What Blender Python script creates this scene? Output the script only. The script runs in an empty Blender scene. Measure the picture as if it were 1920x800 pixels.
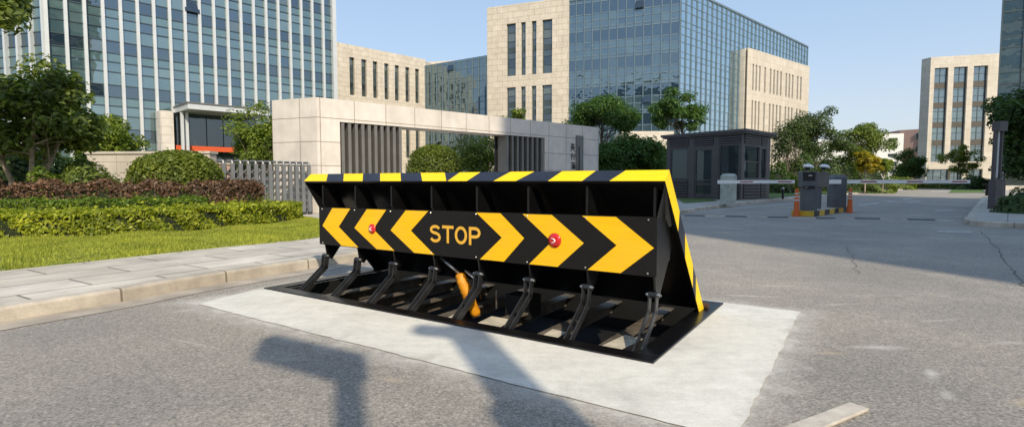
import bpy, bmesh, math, random
import numpy as np
from mathutils import Vector, Matrix
random.seed(7)
RNG = np.random.default_rng(11)
scene = bpy.context.scene
col = scene.collection

# ------------------------------------------------------------------ camera
H = 1.1
PITCH = math.atan(0.06)
cam_d = bpy.data.cameras.new('camera')
cam = bpy.data.objects.new('camera', cam_d)
col.objects.link(cam)
cam.location = (0, 0, H)
cam.rotation_euler = (math.pi / 2 - PITCH, 0, 0)
cam_d.sensor_width = 36
cam_d.lens = 36 * 1000 / 1920
cam_d.clip_end = 3000
cam_d.clip_start = 0.05
scene.camera = cam
CP, SP = math.cos(PITCH), math.sin(PITCH)


def ray(u, v):
    x = (u - 960) / 1000
    y = (400 - v) / 1000
    return Vector((x, CP + y * SP, -SP + y * CP))


def G(u, v, z=0.0):
    """survey point on the level z seen at photo pixel u,v"""
    d = ray(u, v)
    k = (z - H) / d.z
    return Vector((d.x * k, d.y * k, z))


def D(u, v, Y):
    d = ray(u, v)
    k = Y / d.y
    return Vector((d.x * k, Y, H + d.z * k))


# ------------------------------------------------------------------ helpers
BASE = {}


class MB:
    def __init__(self):
        self.v = []; self.f = []; self.m = []; self.mats = []

    def mi(self, mat):
        if mat not in self.mats:
            self.mats.append(mat)
        return self.mats.index(mat)

    def face(self, pts, mat):
        n = len(self.v)
        self.v += [tuple(p) for p in pts]
        self.f.append(tuple(range(n, n + len(pts))))
        self.m.append(self.mi(mat))

    def box(self, c, s, mat, rz=0.0, M=None):
        """centre, full size"""
        hx, hy, hz = s[0] / 2, s[1] / 2, s[2] / 2
        R = M if M is not None else Matrix.Rotation(rz, 3, 'Z')
        P = []
        for z in (-hz, hz):
            for (x, y) in ((-hx, -hy), (hx, -hy), (hx, hy), (-hx, hy)):
                P.append(Vector(c) + R @ Vector((x, y, z)))
        self.hexa(P, mat)

    def hexa(self, P, mat):
        n = len(self.v)
        self.v += [tuple(p) for p in P]
        for q in ((3, 2, 1, 0), (4, 5, 6, 7), (0, 1, 5, 4), (1, 2, 6, 5), (2, 3, 7, 6), (3, 0, 4, 7)):
            self.f.append(tuple(n + i for i in q)); self.m.append(self.mi(mat))

    def prism(self, poly, z0, z1, mat, top=None):
        """vertical prism from ccw plan polygon"""
        n = len(poly)
        b = [(p[0], p[1], z0) for p in poly]; t = [(p[0], p[1], z1) for p in poly]
        self.face(t, top or mat)
        self.face(b[::-1], mat)
        for i in range(n):
            j = (i + 1) % n
            self.face([b[i], b[j], t[j], t[i]], mat)

    def extr(self, poly3, d, mat):
        """extrude a 3d polygon by vector d"""
        d = Vector(d)
        a = [Vector(p) for p in poly3]; b = [p + d for p in a]
        self.face(a[::-1], mat); self.face(b, mat)
        n = len(a)
        for i in range(n):
            j = (i + 1) % n
            self.face([a[i], a[j], b[j], b[i]], mat)

    def tube(self, pts, rad, mat, n=8, cap=True):
        pts = [Vector(p) for p in pts]
        if not isinstance(rad, (list, tuple)):
            rad = [rad] * len(pts)
        rings = []
        for i, p in enumerate(pts):
            t = (pts[min(i + 1, len(pts) - 1)] - pts[max(i - 1, 0)]).normalized()
            a = t.cross(Vector((0, 0, 1)))
            if a.length < 0.05:
                a = t.cross(Vector((0, 1, 0)))
            a.normalize(); b = t.cross(a).normalized()
            k = len(self.v)
            for j in range(n):
                an = 2 * math.pi * j / n
                self.v.append(tuple(p + (a * math.cos(an) + b * math.sin(an)) * rad[i]))
            rings.append(k)
        mi = self.mi(mat)
        for i in range(len(rings) - 1):
            for j in range(n):
                q = (j + 1) % n
                self.f.append((rings[i] + j, rings[i] + q, rings[i + 1] + q, rings[i + 1] + j)); self.m.append(mi)
        if cap:
            self.f.append(tuple(rings[0] + j for j in range(n))[::-1]); self.m.append(mi)
            self.f.append(tuple(rings[-1] + j for j in range(n))); self.m.append(mi)

    def lathe(self, c, prof, mat, n=16, M=None):
        """prof: list of (r,z)"""
        M = M or Matrix.Identity(3)
        c = Vector(c); k0 = len(self.v)
        for r, z in prof:
            for j in range(n):
                an = 2 * math.pi * j / n
                self.v.append(tuple(c + M @ Vector((r * math.cos(an), r * math.sin(an), z))))
        mi = self.mi(mat)
        for i in range(len(prof) - 1):
            for j in range(n):
                q = (j + 1) % n
                a = k0 + i * n
                self.f.append((a + j, a + q, a + n + q, a + n + j)); self.m.append(mi)
        self.f.append(tuple(k0 + j for j in range(n))[::-1]); self.m.append(mi)
        a = k0 + (len(prof) - 1) * n
        self.f.append(tuple(a + j for j in range(n))); self.m.append(mi)

    def build(self, name, parent=None, smooth=False, bevel=0.0, uv=True):
        off = BASE.get(parent.name, Vector((0, 0, 0))) if parent else Vector((0, 0, 0))
        me = bpy.data.meshes.new(name)
        me.from_pydata([tuple(Vector(p) - off) for p in self.v], [], self.f)
        for m in self.mats:
            me.materials.append(m)
        me.polygons.foreach_set('material_index', self.m)
        if uv:
            L = me.uv_layers.new(name='uv')
            for p in me.polygons:
                n = p.normal
                for li in p.loop_indices:
                    q = me.vertices[me.loops[li].vertex_index].co + off
                    if abs(n.z) > 0.75:
                        L.data[li].uv = (q.x, q.y)
                    else:
                        t = Vector((-n.y, n.x, 0))
                        t.normalize()
                        L.data[li].uv = (q.x * t.x + q.y * t.y, q.z)
        if smooth:
            me.polygons.foreach_set('use_smooth', [True] * len(me.polygons))
        o = bpy.data.objects.new(name, me)
        col.objects.link(o)
        if parent:
            o.parent = parent
            BASE[o.name] = off
        if bevel:
            b = o.modifiers.new('bevel', 'BEVEL'); b.width = bevel; b.segments = 2; b.limit_method = 'ANGLE'
        return o


def tag(o, label=None, cat=None, group=None, kind=None):
    if label: o['label'] = label
    if cat: o['category'] = cat
    if group: o['group'] = group
    if kind: o['kind'] = kind
    return o


def thing(name, loc, label, cat, group=None, rz=0.0, local=False):
    o = bpy.data.objects.new(name, None)
    o.empty_display_size = 0.2
    col.objects.link(o)
    o.location = loc
    o.rotation_euler = (0, 0, rz)
    BASE[o.name] = Vector((0, 0, 0)) if local else Vector(loc)
    return tag(o, label, cat, group)


def copy_part(o, loc, parent=None):
    c = o.copy(); col.objects.link(c); c.parent = parent or o.parent
    c.location = loc
    BASE[c.name] = BASE.get(o.name, Vector((0, 0, 0)))
    for ch in list(o.children):
        d = ch.copy(); col.objects.link(d); d.parent = c
    return c


def sheet_with_hole(name, outer, hole, z, mat, parent=None):
    bm = bmesh.new()
    E = []
    for loop in (outer, hole):
        if not loop: continue
        vs = [bm.verts.new((p[0], p[1], z)) for p in loop]
        for i in range(len(vs)):
            E.append(bm.edges.new((vs[i], vs[(i + 1) % len(vs)])))
    bmesh.ops.triangle_fill(bm, use_beauty=True, use_dissolve=False, edges=E)
    for f in bm.faces:
        if f.normal.z < 0: f.normal_flip()
    me = bpy.data.meshes.new(name); bm.to_mesh(me); bm.free()
    me.materials.append(mat)
    o = bpy.data.objects.new(name, me); col.objects.link(o)
    return o


# ------------------------------------------------------------------ materials
class NT:
    def __init__(self, name):
        self.mat = bpy.data.materials.new(name); self.mat.use_nodes = True
        self.t = self.mat.node_tree; self.n = self.t.nodes; self.l = self.t.links
        self.b = self.n['Principled BSDF']

    def add(self, kind, **kw):
        x = self.n.new(kind)
        for k, v in kw.items():
            if k in x.inputs.keys():
                x.inputs[k].default_value = v
            else:
                setattr(x, k, v)
        return x

    def link(self, a, b): self.l.new(a, b)

    def coord(self, which='Object'):
        if not hasattr(self, '_tc'): self._tc = self.add('ShaderNodeTexCoord')
        return self._tc.outputs[which]

    def pos(self):
        if not hasattr(self, '_g'): self._g = self.add('ShaderNodeNewGeometry')
        return self._g.outputs['Position']

    def noise(self, vec, scale, detail=4, rough=0.55):
        x = self.add('ShaderNodeTexNoise'); x.inputs['Scale'].default_value = scale
        x.inputs['Detail'].default_value = detail; x.inputs['Roughness'].default_value = rough
        self.link(vec, x.inputs['Vector']); return x.outputs['Fac']

    def ramp(self, fac, stops, interp='LINEAR'):
        r = self.add('ShaderNodeValToRGB'); r.color_ramp.interpolation = interp
        el = r.color_ramp.elements
        while len(el) < len(stops): el.new(0.5)
        for e, (p, c) in zip(el, stops):
            e.position = p; e.color = (*c, 1) if len(c) == 3 else c
        self.link(fac, r.inputs['Fac']); return r.outputs['Color']

    def mix(self, fac, a, b, mode='MIX'):
        m = self.add('ShaderNodeMix', data_type='RGBA', blend_type=mode)
        for s, val in ((m.inputs[0], fac), (m.inputs[6], a), (m.inputs[7], b)):
            if hasattr(val, 'is_output'): self.link(val, s)
            elif isinstance(val, (int, float)): s.default_value = val
            else: s.default_value = (*val, 1)
        return m.outputs[2]

    def bump(self, h, strength=0.3, dist=0.02):
        b = self.add('ShaderNodeBump'); b.inputs['Strength'].default_value = strength
        b.inputs['Distance'].default_value = dist
        self.link(h, b.inputs['Height']); self.link(b.outputs['Normal'], self.b.inputs['Normal'])

    def set(self, **kw):
        for k, v in kw.items():
            s = self.b.inputs[k.replace('_', ' ')]
            if hasattr(v, 'is_output'): self.link(v, s)
            elif isinstance(v, (tuple, list)) and len(v) == 3: s.default_value = (*v, 1)
            else: s.default_value = v
        return self.mat


def plain(name, c, rough=0.5, metal=0.0, var=0.15, scale=6.0, bump=0.0, coat=0.0):
    t = NT(name)
    n = t.noise(t.pos(), scale, 6)
    lo = tuple(x * (1 - var) for x in c); hi = tuple(min(1, x * (1 + var)) for x in c)
    colr = t.ramp(n, [(0.3, lo), (0.7, hi)])
    r = t.noise(t.pos(), scale * 2.3, 5)
    mr = t.add('ShaderNodeMapRange'); mr.inputs['To Min'].default_value = max(0, rough - 0.08); mr.inputs['To Max'].default_value = min(1, rough + 0.1)
    t.link(r, mr.inputs['Value'])
    t.set(Base_Color=colr, Metallic=metal, Coat_Weight=coat)
    t.link(mr.outputs['Result'], t.b.inputs['Roughness'])
    if bump: t.bump(t.noise(t.pos(), scale * 8, 5), bump, 0.01)
    return t.mat


PALE, TAN = (0.60, 0.57, 0.52), (0.55, 0.44, 0.30)
# x, y on the road, half length, half width, heading, strength, colour
SMEARS = [(2.42, 3.50, .50, .13, -.05, .75, PALE), (2.06, 3.38, .24, .10, .1, .6, TAN), (2.42, 3.02, .30, .09, .9, .6, PALE), (2.25, 2.70, .22, .09, 1.0, .5, PALE),
          (2.58, 2.60, .30, .14, .2, .65, TAN), (2.95, 4.75, .5, .08, .15, .45, PALE), (2.75, 5.6, .6, .10, -.1, .5, PALE), (3.4, 4.2, .4, .08, .2, .4, PALE), (2.3, 5.1, .7, .12, -.2, .5, PALE),
          (-.68, 2.92, .30, .08, -.3, .5, TAN), (-2.2, 3.6, .9, .03, -.45, .4, PALE), (-.1, 2.3, .25, .08, .2, .5, TAN), (3.4, 3.6, .35, .10, .1, .4, PALE)]


def pad_dist(t):
    """signed distance (m) outside the poured apron, in world space, for cement dust around its edge"""
    mp = t.add('ShaderNodeMapping'); mp.vector_type = 'TEXTURE'
    mp.inputs['Location'].default_value = (-2.55, 5.42, 0); mp.inputs['Rotation'].default_value = (0, 0, math.atan2(-0.553, 0.833))
    t.link(t.pos(), mp.inputs['Vector'])
    sp = t.add('ShaderNodeSeparateXYZ'); t.link(mp.outputs['Vector'], sp.inputs[0])

    def ax(out, c, h):
        a = t.add('ShaderNodeMath', operation='SUBTRACT'); t.link(out, a.inputs[0]); a.inputs[1].default_value = c
        b = t.add('ShaderNodeMath', operation='ABSOLUTE'); t.link(a.outputs[0], b.inputs[0])
        d = t.add('ShaderNodeMath', operation='SUBTRACT'); t.link(b.outputs[0], d.inputs[0]); d.inputs[1].default_value = h
        return d.outputs[0]
    mx = t.add('ShaderNodeMath', operation='MAXIMUM')
    t.link(ax(sp.outputs[0], 2.35, 2.34), mx.inputs[0]); t.link(ax(sp.outputs[1], .615, 1.345), mx.inputs[1])
    return mx.outputs[0]


def m_paint(name, c, rough=.42, wear=.5, dust=(.30, .26, .20)):
    """road-side paint or sheeting on steel: dusty, scuffed, slightly streaked"""
    t = NT(name); p = t.pos()
    mp = t.add('ShaderNodeMapping'); mp.inputs['Scale'].default_value = (3, 3, 60); t.link(p, mp.inputs['Vector'])
    ln = t.noise(mp.outputs['Vector'], 1.0, 3)
    cc = t.mix(.5, c, t.ramp(ln, [(.3, tuple(x * .86 for x in c)), (.7, tuple(min(1, x * 1.08) for x in c))]))
    d = t.noise(p, 3.2, 7, .68)
    f = t.ramp(d, [(.46, (0, 0, 0)), (.8, (wear * .55,) * 3)])
    cc = t.mix(f, cc, dust)
    sc = t.noise(p, 38, 5, .75)
    f2 = t.ramp(sc, [(.66, (0, 0, 0)), (.74, (wear,) * 3)])
    cc = t.mix(f2, cc, tuple(x * .35 + .03 for x in c))
    rr = t.add('ShaderNodeMapRange'); rr.inputs['To Min'].default_value = rough - .1; rr.inputs['To Max'].default_value = rough + .22
    t.link(d, rr.inputs['Value']); t.link(rr.outputs['Result'], t.b.inputs['Roughness'])
    t.set(Base_Color=cc, Specular_IOR_Level=.3); t.bump(t.noise(p, 2.2, 2), .12, .03)
    return t.mat


def m_asphalt(name, base, dusty=True):
    t = NT(name); p = t.pos()
    fine = t.noise(p, 60, 6, 0.8)
    mid = t.noise(p, 14, 4, 0.65)
    big = t.noise(p, 0.55, 6, 0.62)
    vor = t.add('ShaderNodeTexVoronoi'); vor.inputs['Scale'].default_value = 70; t.link(p, vor.inputs['Vector'])
    c = t.ramp(fine, [(0.35, tuple(x * 0.45 for x in base)), (0.5, base), (0.66, tuple(x * 1.6 for x in base))])
    c = t.mix(0.42, c, t.ramp(vor.outputs['Distance'], [(0.1, (1.45, 1.42, 1.36)), (0.5, (0.7,) * 3)]), 'MULTIPLY')
    c = t.mix(0.5, c, t.ramp(mid, [(0.3, (0.75,) * 3), (0.7, (1.2,) * 3)]), 'MULTIPLY')
    c = t.mix(0.9, c, t.ramp(big, [(0.25, (0.70, 0.70, 0.73)), (0.7, (1.2, 1.15, 1.08))]), 'MULTIPLY')
    if dusty:
        d = t.noise(p, 1.1, 6, 0.7)
        d2 = t.noise(p, 7, 5, 0.7)
        f = t.ramp(d, [(0.57, (0, 0, 0)), (0.72, (1, 1, 1))])
        f = t.mix(1.0, f, t.ramp(d2, [(0.35, (0, 0, 0)), (0.75, (0.7,) * 3)]), 'MULTIPLY')
        c = t.mix(f, c, (0.50, 0.45, 0.38))
        oil = t.noise(p, 0.9, 5, .6); sp3 = t.noise(p, 3.3, 4, .6)
        fo = t.mix(1.0, t.ramp(oil, [(.58, (0, 0, 0)), (.74, (.6,) * 3)]), t.ramp(sp3, [(.4, (0, 0, 0)), (.65, (1, 1, 1))]), 'MULTIPLY')
        c = t.mix(fo, c, tuple(x * .5 for x in base))
        smn = t.noise(p, 6.5, 6, .7)
        for (sx_, sy_, la, lb, an_, sc2, cl_) in SMEARS:
            mp = t.add('ShaderNodeMapping'); mp.vector_type = 'TEXTURE'
            mp.inputs['Location'].default_value = (sx_, sy_, 0); mp.inputs['Rotation'].default_value = (0, 0, an_); mp.inputs['Scale'].default_value = (la, lb, 1)
            t.link(p, mp.inputs['Vector'])
            flat_ = t.add('ShaderNodeVectorMath', operation='MULTIPLY'); flat_.inputs[1].default_value = (1, 1, 0); t.link(mp.outputs['Vector'], flat_.inputs[0])
            ln_ = t.add('ShaderNodeVectorMath', operation='LENGTH'); t.link(flat_.outputs[0], ln_.inputs[0])
            ad_ = t.add('ShaderNodeMath', operation='ADD'); t.link(ln_.outputs['Value'], ad_.inputs[0]); t.link(smn, ad_.inputs[1])
            c = t.mix(t.ramp(ad_.outputs[0], [(.45, (sc2,) * 3), (.98, (0, 0, 0))]), c, cl_)
        pdn_ = t.add('ShaderNodeMath', operation='ADD'); t.link(pad_dist(t), pdn_.inputs[0])
        wob = t.add('ShaderNodeMath', operation='MULTIPLY'); wob.inputs[1].default_value = -0.55; t.link(t.noise(p, 3.5, 7, .72), wob.inputs[0]); t.link(wob.outputs[0], pdn_.inputs[1])
        fe = t.ramp(pdn_.outputs[0], [(0.0, (.75, .75, .75)), (.06, (.36,) * 3), (.26, (0, 0, 0))])
        # the ramp only sees 0..1, so shift the distance to start at the apron edge
        sh = t.add('ShaderNodeMath', operation='ADD'); sh.inputs[1].default_value = 0.30; t.link(pdn_.outputs[0], sh.inputs[0])
        t.link(sh.outputs[0], fe.node.inputs['Fac'])
        c = t.mix(fe, c, (0.58, 0.55, 0.50))
    t.set(Base_Color=c, Roughness=0.88)
    h = t.mix(0.5, fine, mid)
    t.bump(h, 0.8, 0.012)
    return t.mat


def m_slabs(name, c1, c2, w, h, mortar, rough=0.8, offset=0.5, uvrot=0.0, msize=0.012, stain=0.35, bumpd=0.006, useuv=False, rowvar=None):
    t = NT(name)
    src = t.coord('UV') if useuv else t.pos()
    mp = t.add('ShaderNodeMapping'); mp.inputs['Rotation'].default_value = (0, 0, uvrot)
    t.link(src, mp.inputs['Vector'])
    br = t.add('ShaderNodeTexBrick', offset=offset)
    br.inputs['Color1'].default_value = (*c1, 1); br.inputs['Color2'].default_value = (*c2, 1)
    br.inputs['Mortar'].default_value = (*mortar, 1)
    br.inputs['Scale'].default_value = 1.0; br.inputs['Mortar Size'].default_value = msize
    br.inputs['Mortar Smooth'].default_value = 0.2
    br.inputs['Brick Width'].default_value = w; br.inputs['Row Height'].default_value = h
    t.link(mp.outputs['Vector'], br.inputs['Vector'])
    st = t.noise(t.pos(), 1.3, 7, 0.65)
    c = t.mix(0.9, br.outputs['Color'], t.ramp(st, [(0.28, (1 - stain,) * 3), (0.7, (1 + stain * 0.4,) * 3)]), 'MULTIPLY')
    mps = t.add('ShaderNodeMapping'); mps.inputs['Scale'].default_value = (1.6, 1.6, .12); t.link(t.pos(), mps.inputs['Vector'])
    sk_ = t.noise(mps.outputs['Vector'], 1.0, 6, .7)
    c = t.mix(.6, c, t.ramp(sk_, [(.3, (.84, .83, .81)), (.6, (1.04,) * 3)]), 'MULTIPLY')
    fn = t.noise(t.pos(), 60, 4, 0.7)
    c = t.mix(0.6, c, t.ramp(fn, [(0.3, (0.82,) * 3), (0.7, (1.12,) * 3)]), 'MULTIPLY')
    t.set(Base_Color=c, Roughness=rough)
    inv = t.add('ShaderNodeMath', operation='SUBTRACT'); inv.inputs[0].default_value = 1.0
    t.link(br.outputs['Fac'], inv.inputs[1])
    t.bump(inv.outputs[0], 0.6, bumpd)
    return t.mat


def m_leaf(name, dark, light, trans=0.35, rough=0.5):
    t = NT(name)
    if not hasattr(t, '_g'): t.pos()
    rnd = t._g.outputs['Random Per Island']
    c = t.ramp(rnd, [(0.0, dark), (0.55, tuple((a + b) / 2 for a, b in zip(dark, light))), (1.0, light)])
    n = t.noise(t.pos(), 1.6, 3)
    c = t.mix(0.8, c, t.ramp(n, [(0.3, (0.65, 0.7, 0.65)), (0.7, (1.25, 1.2, 1.05))]), 'MULTIPLY')
    t.set(Base_Color=c, Roughness=rough, Specular_IOR_Level=0.35)
    tr = t.add('ShaderNodeBsdfTranslucent')
    t.link(t.mix(1.0, c, (1.5, 1.6, 0.6), 'MULTIPLY'), tr.inputs['Color'])
    ms = t.add('ShaderNodeMixShader'); ms.inputs[0].default_value = trans
    t.link(t.b.outputs[0], ms.inputs[1]); t.link(tr.outputs[0], ms.inputs[2])
    t.link(ms.outputs[0], t.n['Material Output'].inputs['Surface'])
    return t.mat


def m_glass(name, stops, refl=0.35, tint=(0.75, 0.85, 0.95), rough=0.02, warp=0.03):
    """coated office glazing: what is behind it (random per pane) under a mirror-like coat"""
    t = NT(name); t.pos()
    rnd = t._g.outputs['Random Per Island']
    c = t.ramp(rnd, stops, 'CONSTANT')
    st = t.noise(t.pos(), 0.8, 3)
    c = t.mix(0.5, c, t.ramp(st, [(0.3, (0.7,) * 3), (0.7, (1.2,) * 3)]), 'MULTIPLY')
    t.set(Base_Color=c, Roughness=0.6, Specular_IOR_Level=0.0)
    gl = t.add('ShaderNodeBsdfGlossy'); gl.inputs['Roughness'].default_value = rough
    gl.inputs['Color'].default_value = (*tint, 1)
    bp = t.add('ShaderNodeBump'); bp.inputs['Strength'].default_value = 1.0; bp.inputs['Distance'].default_value = warp
    t.link(t.noise(t.pos(), 0.55, 2), bp.inputs['Height']); t.link(bp.outputs['Normal'], gl.inputs['Normal'])
    fr = t.add('ShaderNodeFresnel'); fr.inputs['IOR'].default_value = 1.5
    ad = t.add('ShaderNodeMath', operation='ADD', use_clamp=True); ad.inputs[1].default_value = refl
    t.link(fr.outputs[0], ad.inputs[0])
    ms = t.add('ShaderNodeMixShader')
    t.link(ad.outputs[0], ms.inputs[0]); t.link(t.b.outputs[0], ms.inputs[1]); t.link(gl.outputs[0], ms.inputs[2])
    t.link(ms.outputs[0], t.n['Material Output'].inputs['Surface'])
    return t.mat


M = {}
M['asphalt'] = m_asphalt('asphalt', (0.325, 0.300, 0.266))
M['ground'] = plain('ground', (0.10, 0.11, 0.06), 0.9, 0, 0.3, 0.4)
M['concrete_old'] = plain('old_concrete', (0.47, 0.42, 0.36), 0.9, 0, 0.3, 7.0, 0.4)
M['gutter'] = plain('gutter', (0.36, 0.31, 0.25), 0.9, 0, 0.3, 3.0, 0.3)
M['concrete'] = None
t = NT('fresh_concrete'); p = t.pos()
n1 = t.noise(p, 1.4, 8, 0.68); n2 = t.noise(p, 9, 6, 0.7); n3 = t.noise(p, 70, 3, 0.7)
mp = t.add('ShaderNodeMapping'); mp.inputs['Rotation'].default_value = (0, 0, .59); mp.inputs['Scale'].default_value = (1.2, 9, 1); t.link(p, mp.inputs['Vector'])
tr_ = t.noise(mp.outputs['Vector'], 1.6, 6, .65)
c = t.ramp(n1, [(0.28, (0.46, 0.445, 0.40)), (0.46, (0.64, 0.615, 0.555)), (0.72, (0.74, 0.715, 0.65))])
c = t.mix(0.4, c, t.ramp(tr_, [(0.32, (0.84, 0.84, 0.82)), (0.6, (1.04,) * 3)]), 'MULTIPLY')
c = t.mix(0.6, c, t.ramp(n2, [(0.3, (0.80, 0.79, 0.77)), (0.6, (1.05,) * 3)]), 'MULTIPLY')
c = t.mix(0.5, c, t.ramp(n3, [(0.25, (0.70,) * 3), (0.5, (1.05,) * 3)]), 'MULTIPLY')
st_ = t.noise(p, 4.5, 5, .6)
c = t.mix(t.ramp(st_, [(.66, (0, 0, 0)), (.76, (.45,) * 3)]), c, (.30, .27, .22))
pdc = t.add('ShaderNodeMath', operation='ADD'); t.link(pad_dist(t), pdc.inputs[0])
wbc = t.add('ShaderNodeMath', operation='MULTIPLY_ADD'); wbc.inputs[1].default_value = .42; wbc.inputs[2].default_value = -.15; t.link(t.noise(p, 5, 8, .75), wbc.inputs[0]); t.link(wbc.outputs[0], pdc.inputs[1])
c = t.mix(t.ramp(pdc.outputs[0], [(.02, (0, 0, 0)), (.07, (.25,) * 3), (.13, (.6,) * 3)]), c, (.40, .37, .33))
t.set(Base_Color=c, Roughness=0.85); t.bump(n2, 0.25, 0.02); M['concrete'] = t.mat
M['kerb'] = m_slabs('kerb_granite', (0.50, 0.44, 0.36), (0.60, 0.53, 0.44), 1.05, 4.0, (0.24, 0.20, 0.15), 0.85, 0.0, msize=0.011, stain=0.6, useuv=True)
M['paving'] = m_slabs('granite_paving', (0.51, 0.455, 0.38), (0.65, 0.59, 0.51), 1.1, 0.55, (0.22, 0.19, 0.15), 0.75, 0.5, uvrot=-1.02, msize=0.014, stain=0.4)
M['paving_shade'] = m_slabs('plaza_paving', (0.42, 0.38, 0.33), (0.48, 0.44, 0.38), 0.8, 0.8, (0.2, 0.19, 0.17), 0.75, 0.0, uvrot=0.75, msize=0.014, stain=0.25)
M['drive'] = m_slabs('driveway_paving', (0.50, 0.46, 0.40), (0.56, 0.52, 0.46), 0.6, 0.6, (0.28, 0.25, 0.2), 0.8, 0.5, uvrot=0.7)
M['soil'] = plain('soil', (0.20, 0.235, 0.05), 0.95, 0, 0.3, 3.0)
M['stone_gate'] = m_slabs('gate_stone', (0.66, 0.60, 0.54), (0.72, 0.66, 0.60), 1.25, 0.82, (0.30, 0.25, 0.2), 0.65, 0.0, msize=0.014, stain=0.2, useuv=True)
M['stone_off'] = m_slabs('office_stone', (0.62, 0.55, 0.455), (0.68, 0.61, 0.51), 1.8, 0.9, (0.40, 0.34, 0.27), 0.75, 0.5, msize=0.03, stain=0.18, useuv=True)
M['stone_far'] = m_slabs('office_stone_pale', (0.62, 0.555, 0.465), (0.68, 0.615, 0.525), 2.4, 1.2, (0.50, 0.44, 0.36), 0.75, 0.5, msize=0.03, stain=0.12, useuv=True)
M['low_wall'] = m_slabs('low_wall_stone', (0.56, 0.50, 0.42), (0.60, 0.54, 0.46), 3.2, 0.9, (0.36, 0.3, 0.24), 0.7, 0.0, msize=0.012, stain=0.2, useuv=True)
M['black'] = plain('black_gloss_paint', (0.005, 0.005, 0.0055), 0.3, 0.0, 0.4, 9, 0.05)
M['black_matt'] = plain('black_matt_paint', (0.004, 0.004, 0.004), 0.7, 0.0, 0.4, 9, 0.1)
M['panel_black'] = m_paint('panel_black', (0.0065, 0.0055, 0.0045), .5, .05, (.07, .06, .045))
M['navy'] = plain('stripe_black', (0.018, 0.021, 0.034), 0.35, 0, 0.2, 5)
M['arm_steel'] = plain('arm_black_steel', (0.030, 0.031, 0.034), 0.28, 0.3, 0.4, 10, 0.05)
M['yellow'] = m_paint('stripe_yellow', (0.94, 0.63, 0.004), .42, .36, (.62, .47, .12))
M['amber'] = m_paint('chevron_amber', (0.94, 0.51, 0.006), .45, .42, (.58, .38, .12))
M['letter'] = plain('letter_amber', (0.78, 0.42, 0.04), 0.45, 0, 0.08, 5)
M['boot'] = plain('boot_orange', (0.68, 0.27, 0.008), 0.5, 0, 0.25, 14, 0.2)
M['bolt'] = plain('bolt_zinc', (0.45, 0.44, 0.42), 0.3, 0.9, 0.2, 20)
M['rust'] = plain('rusty_steel', (0.09, 0.045, 0.02), 0.7, 0.3, 0.5, 8)
M['beam'] = plain('beam_dusty', (0.12, 0.10, 0.078), 0.6, 0.2, 0.5, 7, 0.2)
M['fill'] = plain('lit_screed', (0.50, 0.44, 0.34), 0.9, 0, 0.25, 8)
M['red'] = plain('lamp_red', (0.55, 0.012, 0.012), 0.15, 0, 0.1, 9, 0, 0.6)
M['white'] = plain('white_paint', (0.86, 0.85, 0.83), 0.45, 0, 0.06, 3)
M['fin'] = plain('silver_fin', (0.62, 0.635, 0.64), 0.4, 0.25, 0.05, 1)
M['mull'] = plain('dark_mullion', (0.06, 0.085, 0.095), 0.4, 0.3, 0.1, 1)
M['mull_blue'] = plain('blue_mullion', (0.17, 0.235, 0.275), 0.4, 0.3, 0.1, 1)
M['booth'] = plain('booth_cladding', (0.080, 0.072, 0.076), 0.5, 0.1, 0.12, 2)
M['booth_dark'] = plain('booth_gap', (0.015, 0.014, 0.016), 0.6, 0, 0.2, 2)
M['grey'] = plain('machine_grey', (0.11, 0.12, 0.135), 0.45, 0.2, 0.12, 3)
M['dark'] = plain('dark_plastic', (0.014, 0.014, 0.016), 0.3, 0, 0.2, 5)
M['slat'] = plain('slat_grey', (0.18, 0.172, 0.16), 0.5, 0.3, 0.12, 2)
M['lamp_post'] = plain('lamp_post_brown', (0.10, 0.085, 0.088), 0.5, 0.2, 0.15, 3)
M['alu'] = plain('gate_alu', (0.19, 0.193, 0.195), 0.45, 0.3, 0.12, 4)
M['alu_dark'] = plain('gate_link_dark', (0.06, 0.06, 0.065), 0.5, 0.4, 0.2, 5)
M['orange'] = plain('cone_orange', (0.62, 0.13, 0.025), 0.5, 0, 0.1, 6)
M['refl'] = plain('cone_band', (0.55, 0.52, 0.48), 0.4, 0, 0.1, 6)
M['kerb_yellow'] = plain('kerb_yellow', (0.62, 0.40, 0.03), 0.6, 0, 0.2, 5)
M['kerb_black'] = plain('kerb_black', (0.03, 0.03, 0.03), 0.6, 0, 0.3, 5)
M['bump_dark'] = plain('worn_rubber', (0.07, 0.068, 0.065), 0.8, 0, 0.3, 5)
M['pale_green'] = plain('faded_green_metal', (0.42, 0.45, 0.40), 0.6, 0.1, 0.3, 3)
M['arm_red'] = plain('arm_red', (0.35, 0.03, 0.03), 0.5, 0, 0.1, 4)
M['blue'] = plain('bin_blue', (0.10, 0.30, 0.52), 0.5, 0, 0.1, 4)
M['pink'] = plain('pink_stone', (0.50, 0.34, 0.28), 0.7, 0, 0.1, 3)
M['banner'] = plain('banner_red', (0.62, 0.09, 0.02), 0.6, 0, 0.08, 2)
M['brown_wall'] = plain('brown_wall', (0.30, 0.20, 0.17), 0.8, 0, 0.08, 0.5)
M['white_wall'] = plain('white_wall', (0.74, 0.73, 0.70), 0.7, 0, 0.05, 0.5)
M['spandrel'] = plain('spandrel_brown', (0.085, 0.075, 0.062), 0.6, 0, 0.1, 1)
M['bark'] = plain('bark', (0.14, 0.11, 0.085), 0.9, 0, 0.35, 9, 0.4)
M['bark_pale'] = plain('pale_bark', (0.36, 0.29, 0.21), 0.9, 0, 0.3, 9, 0.4)
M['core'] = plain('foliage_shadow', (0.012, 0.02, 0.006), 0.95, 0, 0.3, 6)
M['char'] = plain('carved_dark', (0.05, 0.045, 0.04), 0.6, 0, 0.2, 6)
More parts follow.
